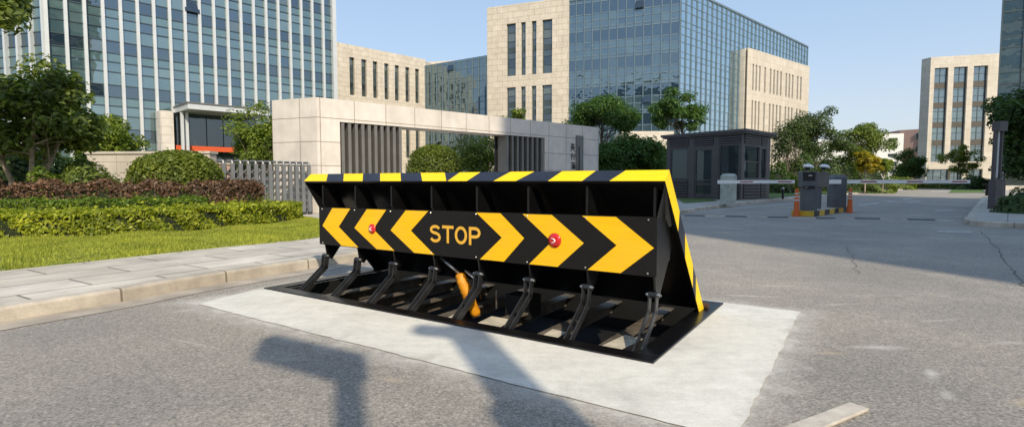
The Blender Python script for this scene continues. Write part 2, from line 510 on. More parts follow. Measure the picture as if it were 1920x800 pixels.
M['crack'] = plain('crack_dark', (0.10, 0.09, 0.08), 0.95, 0, 0.2, 6)
M['paint'] = plain('worn_road_paint', (0.42, 0.42, 0.40), 0.8, 0, 0.35, 9)
M['interior'] = plain('lobby_interior', (0.03, 0.032, 0.034), 0.6, 0, 0.4, 0.6)

M['leaf_left'] = m_leaf('leaf_broad_dark', (0.06, 0.095, 0.02), (0.27, 0.32, 0.085))
M['leaf_yellow'] = m_leaf('leaf_yellow_green', (0.09, 0.14, 0.015), (0.26, 0.32, 0.05))
M['leaf_mid'] = m_leaf('leaf_mid_green', (0.065, 0.105, 0.02), (0.24, 0.30, 0.065))
M['leaf_round'] = m_leaf('leaf_round_bush', (0.065, 0.10, 0.015), (0.24, 0.28, 0.05))
M['leaf_hedge'] = m_leaf('leaf_hedge_lime', (0.13, 0.18, 0.014), (0.48, 0.50, 0.05))
M['leaf_hedge2'] = m_leaf('leaf_hedge_green', (0.07, 0.13, 0.02), (0.22, 0.30, 0.04))
M['leaf_red'] = m_leaf('leaf_red_brown', (0.07, 0.043, 0.030), (0.23, 0.13, 0.085), 0.2)
M['leaf_shade'] = m_leaf('leaf_deep_green', (0.035, 0.085, 0.02), (0.11, 0.20, 0.045))
M['leaf_blue'] = m_leaf('leaf_dull_green', (0.035, 0.065, 0.026), (0.13, 0.18, 0.065))
M['leaf_gold'] = m_leaf('leaf_golden', (0.22, 0.18, 0.012), (0.48, 0.38, 0.04), 0.4)
M['leaf_dark'] = m_leaf('leaf_very_dark', (0.025, 0.055, 0.018), (0.12, 0.19, 0.05), 0.3)
M['grass'] = m_leaf('grass_blade', (0.20, 0.235, 0.028), (0.46, 0.465, 0.08), 0.3, 0.7)
M['grass_shade'] = plain('lawn_green', (0.07, 0.13, 0.02), 0.95, 0, 0.3, 4, 0.4)

# glazing
M['gl_tower'] = m_glass('tower_vision_glass', [(0, (0.055, 0.095, 0.092)), (0.45, (0.075, 0.12, 0.115)), (0.72, (0.10, 0.15, 0.14)), (0.94, (0.015, 0.025, 0.03))], 0.26, (0.58, 0.74, 0.84), 0.015, 0.02)
M['gl_tower_sp'] = m_glass('tower_spandrel_glass', [(0, (0.075, 0.125, 0.115)), (0.4, (0.085, 0.14, 0.128)), (0.75, (0.068, 0.115, 0.107))], 0.22, (0.58, 0.74, 0.84), 0.03, 0.02)
M['gl_tower_dk'] = m_glass('tower_dark_glass', [(0, (0.010, 0.017, 0.020)), (0.5, (0.018, 0.028, 0.03)), (0.8, (0.035, 0.06, 0.06)), (0.93, (0.08, 0.10, 0.09))], 0.22, (0.55, 0.70, 0.82), 0.015, 0.02)
M['gl_block'] = m_glass('block_glass', [(0, (0.045, 0.07, 0.075)), (0.5, (0.055, 0.085, 0.085)), (0.8, (0.07, 0.105, 0.10)), (0.94, (0.03, 0.045, 0.05))], 0.28, (0.50, 0.64, 0.74), 0.01, 0.035)
M['gl_block_dk'] = m_glass('block_dark_glass', [(0, (0.010, 0.018, 0.022)), (0.6, (0.018, 0.03, 0.036)), (0.85, (0.04, 0.065, 0.068))], 0.26, (0.50, 0.64, 0.74), 0.01, 0.035)
M['gl_side'] = m_glass('side_glass', [(0, (0.035, 0.065, 0.075)), (0.5, (0.045, 0.078, 0.09)), (0.85, (0.03, 0.055, 0.065))], 0.66, (0.74, 0.88, 0.96), 0.01, 0.03)
M['gl_flat'] = m_glass('flat_side_glass', [(0, (0.05, 0.085, 0.10)), (0.5, (0.06, 0.10, 0.115)), (0.85, (0.045, 0.075, 0.09))], 0.40, (0.60, 0.75, 0.85), 0.02, 0.015)
M['gl_window'] = m_glass('window_glass', [(0, (0.012, 0.015, 0.016)), (0.5, (0.045, 0.055, 0.05)), (0.8, (0.10, 0.11, 0.09))], 0.12, (0.7, 0.82, 0.9), 0.02, 0.02)
M['gl_booth'] = m_glass('booth_glass', [(0, (0.012, 0.018, 0.02)), (0.5, (0.02, 0.028, 0.03))], 0.10, (0.34, 0.45, 0.50), 0.02, 0.005)
M['gl_lobby'] = m_glass('lobby_glass', [(0, (0.012, 0.016, 0.018)), (0.6, (0.03, 0.035, 0.035))], 0.10, (0.7, 0.82, 0.9), 0.02, 0.01)

# ------------------------------------------------------------------ light
EL = math.radians(38)
AZ = Vector((0.309, -0.951, 0)).normalized()          # horizontal direction towards the sun
sun_dir = (AZ * math.cos(EL) + Vector((0, 0, math.sin(EL))))
sl = bpy.data.lights.new('sun', 'SUN'); sl.energy = 4.6; sl.angle = math.radians(0.8); sl.color = (1.0, 0.885, 0.69)
so = bpy.data.objects.new('sun', sl); col.objects.link(so)
so.rotation_euler = (-sun_dir).to_track_quat('-Z', 'Y').to_euler()
so.location = (10, -20, 30)
w = bpy.data.worlds.new('World'); scene.world = w; w.use_nodes = True
sky = w.node_tree.nodes.new('ShaderNodeTexSky'); sky.sky_type = 'NISHITA'; sky.sun_disc = False
sky.sun_elevation = EL; sky.sun_rotation = math.atan2(AZ.x, AZ.y)
sky.air_density = 1.0; sky.dust_density = 2.5; sky.ozone_density = 1.5; sky.altitude = 50
bg = w.node_tree.nodes['Background']; bg.inputs['Strength'].default_value = 0.15
wn_ = w.node_tree.nodes; wl_ = w.node_tree.links
tcw = wn_.new('ShaderNodeTexCoord'); sxyz = wn_.new('ShaderNodeSeparateXYZ'); wl_.new(tcw.outputs['Generated'], sxyz.inputs[0])
hz = wn_.new('ShaderNodeValToRGB'); el_ = hz.color_ramp.elements          # summer haze, paler towards the horizon
el_[0].position = 0.0; el_[0].color = (0.86, 0.90, 0.94, 1); el_[1].position = 0.55; el_[1].color = (0.36, 0.575, 0.89, 1)
e_ = el_.new(0.22); e_.color = (0.56, 0.73, 0.96, 1)
wl_.new(sxyz.outputs['Z'], hz.inputs['Fac'])
sc_ = wn_.new('ShaderNodeVectorMath'); sc_.operation = 'SCALE'; sc_.inputs['Scale'].default_value = 7.1
wl_.new(hz.outputs['Color'], sc_.inputs[0])
mxw = wn_.new('ShaderNodeMix'); mxw.data_type = 'RGBA'; mxw.inputs[0].default_value = 0.62
wl_.new(sky.outputs['Color'], mxw.inputs[6]); wl_.new(sc_.outputs[0], mxw.inputs[7])
wl_.new(mxw.outputs[2], bg.inputs['Color'])
scene.view_settings.view_transform = 'Standard'; scene.view_settings.look = 'None'; scene.view_settings.exposure = 0
scene.cycles.max_bounces = 8; scene.cycles.use_denoising = True

# ================================================================== THE BLOCKER FRAME (local x along the front, y to the back)
A = Vector((-2.55, 5.42, 0)); UX = Vector((0.833, -0.553, 0)).normalized(); WY = Vector((0.553, 0.833, 0)).normalized()
L, W = 4.085, 1.9
RZ = math.atan2(UX.y, UX.x)


def loc2w(x, y, z=0.0): return A + UX * x + WY * y + Vector((0, 0, z))


def lx(u, v, y):
    """local x where the sight line of a photo pixel meets the local plane y = const"""
    d = ray(u, v); r = d.x / d.y
    P0 = A + WY * y
    return (r * P0.y - P0.x) / (UX.x - r * UX.y)


def lxz(u, v, y):
    x = lx(u, v, y); P = loc2w(x, y); d = ray(u, v)
    return x, H + d.z / d.y * P.y


hole = [loc2w(*q) for q in ((0.05, 0.05), (L - 0.05, 0.05), (L - 0.05, W - 0.05), (0.05, W - 0.05))]

# ================================================================== SETTING
tag(sheet_with_hole('ground', [(-900, -300), (900, -300), (900, 1500), (-900, 1500)], hole, -0.012, M['ground']), kind='structure')
tag(sheet_with_hole('road', [(-16, -45), (60, -45), (120, 60), (96, 104), (60, 104), (-8, 40), (-16, 20)], hole, -0.004, M['asphalt']), kind='structure')
pad = [loc2w(*q) for q in ((-0.07, 0.0), (0.16, -0.72), (1.2, -0.727), (2.5, -0.724), (3.6, -0.733), (4.69, -0.73), (4.69, 0.5), (4.685, 1.3), (4.69, 1.96), (2.5, 1.96), (-0.07, 1.95))]
# ragged pour edge
rag = []
for i in range(len(pad)):
    a, b = pad[i], pad[(i + 1) % len(pad)]
    n = max(1, int((b - a).length / 0.07))
    for k in range(n):
        q = a.lerp(b, k / n)
        rag.append(q + Vector((random.gauss(0, 0.004), random.gauss(0, 0.004), 0)))
tag(sheet_with_hole('concrete_apron', rag, hole, 0.002, M['concrete']), kind='structure')

# left kerb and pavement
K = [(-10, -6), (-3.98, 4.15), (-3.63, 4.74), (-3.37, 5.34), (-3.01, 5.98), (-2.55, 6.7), (-2.0, 7.7), (-1.75, 9.0), (-1.95, 10.4), (-2.8, 12.3), (-4.3, 14.2)]
I = [(-12.6, -5.5), (-5.6, 5.83), (-4.5, 7.66), (-3.4, 9.3), (-3.5, 10.9), (-4.8, 13.2)]


def smooth_path(P, sub=5):
    """hermite curve with tangents scaled to each run, so uneven spacing cannot overshoot"""
    P = [Vector((p[0], p[1], 0)) for p in P]; out = []
    n = len(P); seg = [(P[i + 1] - P[i]) for i in range(n - 1)]
    T = []
    for i in range(n):
        a = seg[max(i - 1, 0)].normalized(); b = seg[min(i, n - 2)].normalized()
        T.append((a + b).normalized())
    for i in range(n - 1):
        h = seg[i].length
        for k in range(sub):
            t = k / sub; t2 = t * t; t3 = t2 * t
            out.append(P[i] * (2 * t3 - 3 * t2 + 1) + T[i] * (h * (t3 - 2 * t2 + t)) + P[i + 1] * (-2 * t3 + 3 * t2) + T[i + 1] * (h * (t3 - t2)))
    out.append(P[-1]); return out


def offset_path(P, d):
    out = []
    for i, p in enumerate(P):
        t = (P[min(i + 1, len(P) - 1)] - P[max(i - 1, 0)]).normalized()
        out.append(p + Vector((-t.y, t.x, 0)) * d)
    return out


def strip(name, P, Q, z, mat):
    mb = MB()
    for i in range(len(P) - 1):
        mb.face([(P[i].x, P[i].y, z), (P[i + 1].x, P[i + 1].y, z), (Q[i + 1].x, Q[i + 1].y, z), (Q[i].x, Q[i].y, z)], mat)
    return mb.build(name)


def kerb(name, P, width, h, mat, side=1):
    """raised stone edge with rounded arris along path; side=1: body to the left of travel. uv runs along the path"""
    prof = [(0, -0.02), (0.004, h * 0.8), (0.012, h - 0.008), (0.028, h), (width, h)]
    me = bpy.data.meshes.new(name); vs = []; fs = []; uvs = []
    s = 0; S = [0]
    for i in range(1, len(P)):
        s += (P[i] - P[i - 1]).length; S.append(s)
    for i, p in enumerate(P):
        t = (P[min(i + 1, len(P) - 1)] - P[max(i - 1, 0)]).normalized()
        n = Vector((-t.y, t.x, 0)) * side
        for (o, z) in prof:
            q = p + n * o; vs.append((q.x, q.y, z))
    k = len(prof)
    for i in range(len(P) - 1):
        for j in range(k - 1):
            fs.append((i * k + j, (i + 1) * k + j, (i + 1) * k + j + 1, i * k + j + 1))
            uvs += [(S[i], prof[j][1] + prof[j][0] + 0.3), (S[i + 1], prof[j][1] + prof[j][0] + 0.3), (S[i + 1], prof[j + 1][1] + prof[j + 1][0] + 0.3), (S[i], prof[j + 1][1] + prof[j + 1][0] + 0.3)]
    me.from_pydata(vs, [], fs); me.materials.append(mat)
    lay = me.uv_layers.new(name='uv')
    for i, q in enumerate(uvs): lay.data[i].uv = q
    o = bpy.data.objects.new(name, me); col.objects.link(o); return tag(o, kind='structure')


KS = smooth_path(K)
kerb('kerb', KS, 0.16, 0.12, M['kerb'])
tag(strip('gutter', offset_path(KS, -0.30), offset_path(KS, 0.0), 0.0005, M['gutter']), kind='structure')
KI = offset_path(KS, 0.159)
poly = [(p.x, p.y) for p in KI] + [(p[0], p[1]) for p in reversed(I)]
tag(sheet_with_hole('pavement', poly, None, 0.118, M['paving']), kind='structure')
lawn_poly = I + [(-5.7, 14.4), (-7.2, 15.2), (-8.6, 15.5), (-9.2, 19), (-20, 24), (-60, 24), (-60, -5.5)]
mbl = MB(); mbl.prism([(p[0], p[1]) for p in lawn_poly], -0.01, 0.122, M['soil'])
tag(mbl.build('lawn'), kind='structure')
mbd = MB(); mbd.face([(x, y, 0.005) for x, y in ((-1.9, 10.6), (-0.4, 11.6), (1.2, 14), (2.6, 18), (4.4, 28.3), (-6.6, 18.2), (-9.0, 18.6), (-9.0, 15.4), (-7.2, 15.2), (-5.7, 14.4), (-4.3, 14.2), (-2.8, 12.3))], M['drive'])
tag(mbd.build('driveway'), kind='structure')

# right and centre pavements
C1 = smooth_path([(2.2, 13.2), (3.2, 14.6), (4.6, 16.6), (5.8, 18.2), (8.3, 21.8), (13.8, 28.8), (17.6, 33.3), (33, 50), (54, 73)])
kerb('kerb', C1, 0.18, 0.12, M['kerb'])
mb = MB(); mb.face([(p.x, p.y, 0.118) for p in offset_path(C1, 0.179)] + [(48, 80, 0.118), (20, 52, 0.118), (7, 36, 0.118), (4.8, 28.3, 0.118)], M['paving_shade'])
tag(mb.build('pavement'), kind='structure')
C2 = smooth_path([(52, 59), (42.6, 47.8), (25, 28.5), (14.6, 17.0), (12.9, 15.1), (11.9, 14.0), (11.5, 13.2), (11.8, 12.6), (12.6, 12.1), (16, 11.4), (26, 10.6), (45, 9.5)])
kerb('kerb', C2, 0.18, 0.13, M['kerb'])
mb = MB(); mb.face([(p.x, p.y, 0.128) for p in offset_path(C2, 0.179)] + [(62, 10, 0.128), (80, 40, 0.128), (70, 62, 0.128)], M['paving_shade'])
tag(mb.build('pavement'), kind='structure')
lz = 0.14
for nm, pl in (('verge', [G(1283, 380, lz), G(1345, 376, lz), G(1330, 371.5, lz), G(1270, 372, lz)]),
               ('verge', [G(1440, 372.5, lz), G(1490, 366.5, lz), G(1660, 357.5, lz), G(1680, 352, lz), G(1560, 352.5, lz), G(1440, 358, lz)]),
               ('verge', [G(1778, 361, 0.02), G(1852, 361, 0.02), G(1858, 350, 0.02), G(1792, 350, 0.02)])):
    mb = MB(); mb.face([tuple(q) for q in pl], M['grass_shade']); tag(mb.build(nm), kind='structure')


def road_mark(pts, mat, name='road_marking', z=0.0):
    mb = MB(); mb.face([tuple(G(u, v, z)) for u, v in pts], mat); return tag(mb.build(name), kind='structure')


for (u0, v0, u1, v1, hw) in ((1608, 384.5, 1646, 380.5, 0.9), (1663, 378, 1680, 376, .7), (1692, 374, 1708, 372, .6), (1752, 395, 1785, 394, .9), (1300, 397, 1500, 380, .5), (1700, 378, 1725, 377, .7), (1757, 433, 1822, 435, 1.3), (1745, 359, 1785, 357, .4)):
    road_mark([(u0, v0 - hw), (u0 + 2, v0 + hw), (u1 + 2, v1 + hw), (u1, v1 - hw)], M['paint'])


def crack(pts, wd, seed):
    r = random.Random(seed); mb = MB(); P = [G(u, v) for u, v in pts]; Q = []
    for i in range(len(P) - 1):
        for k in range(9):
            q = P[i].lerp(P[i + 1], k / 9); Q.append(q + Vector((r.gauss(0, .02), r.gauss(0, .02), 0)))
    Q.append(P[-1])
    for i in range(len(Q) - 1):
        t = (Q[i + 1] - Q[i]).normalized(); n = Vector((-t.y, t.x, 0)) * wd * r.uniform(.4, 1.2)
        mb.face([Q[i] - n, Q[i + 1] - n, Q[i + 1] + n, Q[i] + n], M['crack'])
    return tag(mb.build('road_crack'), kind='structure')


crack([(1838, 433), (1868, 462), (1892, 500), (1925, 545)], 0.007, 1)
crack([(1583, 462), (1600, 480), (1612, 512)], 0.004, 2)

# ================================================================== ROAD BLOCKER
rb = thing('road_blocker', A, 'large black and yellow striped hinged road blocker reading STOP, raised from its pit', 'road blocker', rz=RZ, local=True)
# rim
mb = MB(); RF, RS, RB = 0.13, 0.15, 0.14
for c, s in (((L / 2, RF / 2, 0.004), (L, RF, 0.02)), ((L / 2, W - RB / 2, 0.004), (L, RB, 0.02)),
             ((RS / 2, W / 2, 0.004), (RS, W - RF - RB, 0.02)), ((L - RS / 2, W / 2, 0.004), (RS, W - RF - RB, 0.02))):
    mb.box(c, s, M['black'])
mb.build('pit_frame', rb, bevel=0.004)
mb = MB(); dz = -0.34
q = [(RS, RF), (L - RS, RF), (L - RS, W - RB), (RS, W - RB)]
for i in range(4):
    a, b = q[i], q[(i + 1) % 4]
    mb.face([(a[0], a[1], dz), (a[0], a[1], -0.006), (b[0], b[1], -0.006), (b[0], b[1], dz)], M['black_matt'])
mb.face([(p[0], p[1], dz) for p in q], M['black_matt'])  # floor as black as the walls, its shade put into the colour
mb.build('pit_lining', rb)
XA0, XA1 = 0.36, L - 0.17
AX = [XA0 + (XA1 - XA0) * i / 7 for i in range(8)]
bmsh = MB()
bmsh.box((0, 0.98, -0.125), (0.015, 1.6, 0.13), M['beam']); bmsh.box((0.05, 0.98, -0.0655), (0.115, 1.6, 0.012), M['beam'])
bm0 = bmsh.build('pit_beam', rb)
bx = [x + 0.17 for x in AX[:-1]] + [AX[-1] + 0.06]
for i, x in enumerate(bx):
    (bm0 if i == 0 else copy_part(bm0, (0, 0, 0))).location = (x, 0, 0)
mb = MB()
for quad in (((893, 606), (936, 614), (962, 599), (922, 592)), ((1008, 634), (1034, 640), (1062, 622), (1036, 616)), ((1118, 652), (1152, 661), (1206, 635), (1172, 627)), ((840, 594), (852, 597), (868, 588), (858, 585))):
    fs_ = []
    for u, v in quad:
        q = G(u, v, -.045) - A; fs_.append((q.dot(UX), q.dot(WY), -.045))
    mb.face(fs_, M['fill'])
mb.build('lit_screed', rb)  # pale pieces for sunlit patches of the concrete floor, light put into colour

# tilted plate
yh, zh = 1.56, 0.02
yt, zt = 0.545, 1.17
pd = Vector((0, yt - yh, zt - zh)); pl_len = pd.length; pdn = pd.normalized()
pn = Vector((0, -pdn.z, pdn.y))       # towards the under side (front, down)
if pn.y > 0: pn = -pn
TH = 0.115
PX0, PX1 = 0.07, L - 0.09
a0 = Vector((0, yh, zh)); a1 = Vector((0, yt, zt))


def plate_pt(x, s, d): return Vector((x, 0, 0)) + a0.lerp(a1, s) + pn * d


mb = MB()
sk = 0.012
mb.hexa([plate_pt(PX0 + .004, 0, sk), plate_pt(PX1 - .004, 0, sk), plate_pt(PX1 - .004, 0, 0), plate_pt(PX0 + .004, 0, 0),
         plate_pt(PX0 + .004, 1, sk), plate_pt(PX1 - .004, 1, sk), plate_pt(PX1 - .004, 1, 0), plate_pt(PX0 + .004, 1, 0)], M['black'])
mb.build('tilted_plate', rb)
# lip band across the top
mb = MB()
bound = [(568, 580), (613, 616), (645, 646), (681, 682), (714, 714), (753, 752), (793, 790), (838, 835), (840, 863), (876, 902), (926, 958), (968, 1003), (1028, 1055), (1092, 1118), (1143, 1174), (1250, 1262)]
lowp = plate_pt(0, 1, TH); topp = plate_pt(0, 1, 0)
BL = []
for ub, ut in bound:
    vb = 344 - (ub - 568) * 6 / 680; vt = 331 - (ut - 580) * 12 / 680
    BL.append([lx(ub, vb, lowp.y), lx(ut, vt, topp.y)])
BL[0] = [PX0, PX0]; BL[-1] = [PX1, PX1]
for i in range(len(BL) - 1):
    mt = M['yellow'] if i % 2 == 0 else M['navy']
    (b0, t0), (b1, t1) = BL[i], BL[i + 1]
    e = 0.0
    p = [plate_pt(b0, 1, TH), plate_pt(b1, 1, TH), plate_pt(t1, 1, 0), plate_pt(t0, 1, 0)]
    if t1 - t0 < 0.004: p = p[:3]
    if b1 - b0 < 0.004: p = [p[0], p[2], p[3]]
    off = pdn * 0.012
    mb.face([x + off for x in p], mt)
# rim edges: underside and end caps of the band
off = pdn * 0.012
mb.face([plate_pt(PX0, 1, TH) + off, plate_pt(PX0, 1, TH) - pdn * .01, plate_pt(PX1, 1, TH) - pdn * .01, plate_pt(PX1, 1, TH) + off], M['black'])
mb.face([plate_pt(PX0, 1, 0) + off, plate_pt(PX1, 1, 0) + off, plate_pt(PX1, 1, 0) - pdn * .2 - pn * .003, plate_pt(PX0, 1, 0) - pdn * .2 - pn * .003], M['navy'])
mb.face([plate_pt(PX0, 1, 0) - pdn * .01, plate_pt(PX1, 1, 0) - pdn * .01, plate_pt(PX1, 1, TH) - pdn * .01, plate_pt(PX0, 1, TH) - pdn * .01], M['black'])
mb.build('striped_lip', rb)
# side bands
sb = [(0.985, 1.0), (0.66, 0.75), (0.50, 0.58), (0.27, 0.36), (0.17, 0.25), (0.0, 0.0)]
for x, sgn in ((PX1, 1), (PX0, -1)):
    mb = MB()
    ss = [(1.0, 1.0), (0.69, 0.75), (0.50, 0.60), (0.27, 0.36), (0.17, 0.27), (0.0, 0.0)]
    for i in range(len(ss) - 1):
        (l0, u0), (l1, u1) = ss[i], ss[i + 1]
        mt = M['yellow'] if i % 2 == 0 else M['navy']
        pts = [plate_pt(x, l0, TH), plate_pt(x, u0, 0), plate_pt(x, u1, 0), plate_pt(x, l1, TH)]
        if i == 0:
            pts[0] = pts[0] + pdn * .012; pts[1] = pts[1] + pdn * .012
        mb.face(pts if sgn > 0 else pts[::-1], mt)
    # inner return of the band
    xi = x - sgn * 0.02
    mb.face([plate_pt(xi, 1, TH), plate_pt(xi, 0, TH), plate_pt(xi, 0, 0.0), plate_pt(xi, 1, 0.0)], M['black'])
    mb.face([plate_pt(x, 1, TH), plate_pt(x, 0, TH), plate_pt(xi, 0, TH), plate_pt(xi, 1, TH)], M['black'])
    mb.build('striped_side', rb)
mb = MB()
mb.tube([(PX1 - .03, yh + .03, .035), (PX1 + .03, yh + .03, .035)], 0.028, M['rust'], 10)
mb.build('hinge_pin', rb)
# front panel
YP = 0.46
(xl, zl1), (xr, zr1) = lxz(598, 388, YP), lxz(1232, 407, YP)
_, zl0 = lxz(608, 458, YP); _, zr0 = lxz(1235, 520, YP)
XP0, XP1 = xl, xr
print('panel', xl, zl1, zl0, xr, zr1, zr0)


def pz(x, s):
    k = (x - XP0) / (XP1 - XP0)
    lo = zl0 + (zr0 - zl0) * k; hi = zl1 + (zr1 - zl1) * k
    return lo + (hi - lo) * s


mb = MB()
mb.hexa([(XP0, YP, pz(XP0, 0)), (XP1, YP, pz(XP1, 0)), (XP1, YP + .014, pz(XP1, 0)), (XP0, YP + .014, pz(XP0, 0)),
         (XP0, YP, pz(XP0, 1)), (XP1, YP, pz(XP1, 1)), (XP1, YP + .014, pz(XP1, 1)), (XP0, YP + .014, pz(XP0, 1))], M['panel_black'])
panel = mb.build('front_panel', rb)
zl = lambda x, y: (540 + x / 2.286, 290 + y / 2.286)
zr = lambda x, y: (900 + x / 1.952, 290 + y / 1.952)
chev = [[zl(*q) for q in ((148, 303), (190, 222), (267, 225), (218, 308), (302, 402), (230, 393))],
        [zl(*q) for q in ((285, 313), (338, 227), (421, 230), (366, 318), (457, 412), (380, 405))],
        [zl(*q) for q in ((440, 323), (505, 233), (601, 236), (527, 325), (628, 431), (541, 423))],
        [zr(*q) for q in ((-14, 206), (75, 212), (162, 305), (88, 394), (0, 384), (80, 303))],
        [zr(*q) for q in ((156, 215), (263, 217), (380, 323), (284, 412), (180, 403), (262, 318))],
        [zr(*q) for q in ((374, 220), (498, 223), (637, 341), (515, 436), (394, 424), (500, 331))]]
for i, c in enumerate(chev):
    P = []
    for (u, v) in c:
        x, z = lxz(u, v, YP - .003); P.append((x, z))
    # square the chevron up: top pair on one height, bottom pair on one height
    s = [(z - pz(x, 0)) / (pz(x, 1) - pz(x, 0)) for x, z in P]
    P = [(x, pz(x, min(.985, max(.015, q)))) for (x, z), q in zip(P, s)]
    mb = MB()
    V = [Vector((x, YP - .004, z)) for x, z in P]
    if i < 3:
        mb.face([V[0], V[3], V[2], V[1]], M['amber']); mb.face([V[0], V[5], V[4], V[3]], M['amber'])
    else:
        mb.face([V[0], V[5], V[2], V[1]], M['amber']); mb.face([V[5], V[4], V[3], V[2]], M['amber'])
    mb.build('chevron', panel)
# lettering
fx0, fz0 = lxz(806, 453, YP); fx1, fz1 = lxz(902, 430, YP); _, ftop = lxz(806, 421, YP)
def arc(cx, cy, rx_, ry_, a0_, a1_, n=14):
    return [(cx + rx_ * math.cos(math.radians(a0_ + (a1_ - a0_) * k / n)), cy + ry_ * math.sin(math.radians(a0_ + (a1_ - a0_) * k / n))) for k in range(n + 1)]


glyphs = [[arc(.5, .735, .36, .185, 20, 270) + arc(.5, .305, .38, .225, 90, -160)[1:]],
          [[(.02, .92), (.98, .92)], [(.5, .86), (.5, 0)]],
          [arc(.5, .5, .40, .42, 90, 450, 28)],
          [[(.16, 0), (.16, 1.0)], [(.10, .92), (.55, .92)] + arc(.55, .69, .33, .23, 90, -90) + [(.16, .46)]]]
mb = MB(); TW = .17; cw = (fx1 - fx0) / 4.22; chh = ftop - fz0
for gi, strokes in enumerate(glyphs):
    ox = fx0 + gi * cw * 1.075
    for sk_i, stk in enumerate(strokes):
        Pn = [Vector((px_ * cw, pz_ * chh, 0)) for px_, pz_ in stk]; tw_ = TW * chh * .5
        Lp, Rp = [], []
        for k in range(len(Pn)):
            tt = (Pn[min(k + 1, len(Pn) - 1)] - Pn[max(k - 1, 0)]).normalized(); nn = Vector((-tt.y, tt.x, 0)) * tw_
            Lp.append(Pn[k] + nn); Rp.append(Pn[k] - nn)
        for k in range(len(Pn) - 1):
            mb.face([(ox + q.x, YP - .004 - .0004 * sk_i, fz0 + q.y + pz(ox + q.x, .5) - pz(fx0, .5)) for q in (Rp[k], Rp[k + 1], Lp[k + 1], Lp[k])], M['letter'])
mb.build('stop_lettering', panel)
# panel bolts
b0 = None
for x in (AX[0], AX[1], AX[2], AX[3], AX[4], AX[5], AX[6], XP1 - .06):
    for s in (.05, .95):
        if b0 is None:
            mb = MB(); mb.lathe((0, 0, 0), [(.008, 0), (.008, .004), (.004, .008)], M['bolt'], 8, Matrix.Rotation(math.pi / 2, 3, 'X')); b0 = mb.build('panel_bolt', panel); ob = b0
        else: ob = copy_part(b0, (0, 0, 0))
        ob.location = (x, YP - .001, pz(x, s))
# warning lamps
for (u, v, r, fl) in ((694, 429, .043, -1), (1037, 451, .050, 1)):
    x, z = lxz(u, v, YP - .03)
    RX = Matrix.Rotation(math.pi / 2, 3, 'X')
    mb = MB(); mb.lathe((x, YP - .001, z), [(r * 1.12, 0), (r * 1.12, .008), (r, .010), (r * .93, .015), (r * .7, .020), (r * .35, .023), (0.002, .024)], M['red'], 24, RX)
    lamp = mb.build('warning_light', rb, smooth=True)
    mb = MB()
    for sg in (1, -1):
        mb.tube([(x - fl * r * .38, YP - .0245, z + sg * r * .34), (x + fl * r * .02, YP - .0262, z + sg * r * .26), (x + fl * r * .22, YP - .0262, z + sg * r * .1), (x + fl * r * .3, YP - .0262, z)], [.002, .0045, .0055, .005], M['white'], 6)
    mb.build('arrow_mark', lamp)
# ribs / gussets behind
mb = MB()
mb.extr([(0, .465, 1.06), (0, .477, .845), (0, .477, .45), (0, .505, .30), (0, .56, .27), (0, .62, .34), (0, .86, .62), (0, .63, 1.03)], (.014, 0, 0), M['black'])
mb.box((.007, .470, .955), (.018, .012, .19), M['black'])
rib0 = mb.build('rib', rb)
for i, x in enumerate(AX):
    (rib0 if i == 0 else copy_part(rib0, (0, 0, 0))).location = (x, 0, 0)
for x, s in ((PX0, XP0), (PX1, XP1)):
    mb = MB()
    lp = plate_pt(x, 1, TH)
    mb.face([lp, (s, YP, pz(s, 1)), (s + (.02 if s == XP0 else -.02), YP + .25, pz(s, 1) - .1), plate_pt(x, .72, TH * .6)], M['black'])
    mb.face([(s, YP + .012, pz(s, 1)), (s, YP + .012, pz(s, 0)), (s, YP + .30, pz(s, .2)), (s, YP + .30, pz(s, .9))], M['black'])
    mb.build('end_gusset', rb)
mb = MB(); mb.box(((PX0 + PX1) / 2, .92, .50), (PX1 - PX0 - .3, .06, .10), M['black_matt']); mb.build('cross_tie', rb)
# folding support arms
mb = MB()
arm_path = [(.488, .315), (.470, .195), (.15, -.045)]
wd = .026
for k in range(len(arm_path) - 1):
    (y0, z0), (y1, z1) = arm_path[k], arm_path[k + 1]
    d = Vector((0, y1 - y0, z1 - z0)).normalized(); n = Vector((0, -d.z, d.y))
    ext = .016
    p0 = Vector((0, y0, z0)) - d * ext * (k > 0); p1 = Vector((0, y1, z1)) + d * ext
    for xo in (-.025, .025):
        mb.hexa([p0 + n * wd + Vector((xo - .005, 0, 0)), p0 + n * wd + Vector((xo + .005, 0, 0)), p0 - n * wd + Vector((xo + .005, 0, 0)), p0 - n * wd + Vector((xo - .005, 0, 0)),
                 p1 + n * wd + Vector((xo - .005, 0, 0)), p1 + n * wd + Vector((xo + .005, 0, 0)), p1 - n * wd + Vector((xo + .005, 0, 0)), p1 - n * wd + Vector((xo - .005, 0, 0))], M['arm_steel'])
mb.tube([(-.032, .488, .315), (.03, .488, .315)], .022, M['arm_steel'], 14)
mb.box((0, .315, .075), (.044, .03, .02), M['black']); mb.box((0, .20, -.012), (.044, .03, .02), M['black'])
arm0 = mb.build('support_arm', rb, bevel=.0015)
mb = MB()
mb.tube([(-.044, .488, .315), (-.031, .488, .315)], .014, M['bolt'], 6); mb.tube([(.031, .488, .315), (.046, .488, .315)], .015, M['bolt'], 6)
mb.tube([(-.054, .488, .315), (.056, .488, .315)], .007, M['bolt'], 8)
pb = mb.build('pivot_bolt', arm0)
for i, x in enumerate(AX):
    if i == 0: arm0.location = (x, 0, 0)
    else: copy_part(arm0, (x, 0, 0))
# hydraulic ram with orange boot
mb = MB()


def lp(u, v, y):
    x, z = lxz(u, v, y); return Vector((x, y, z))


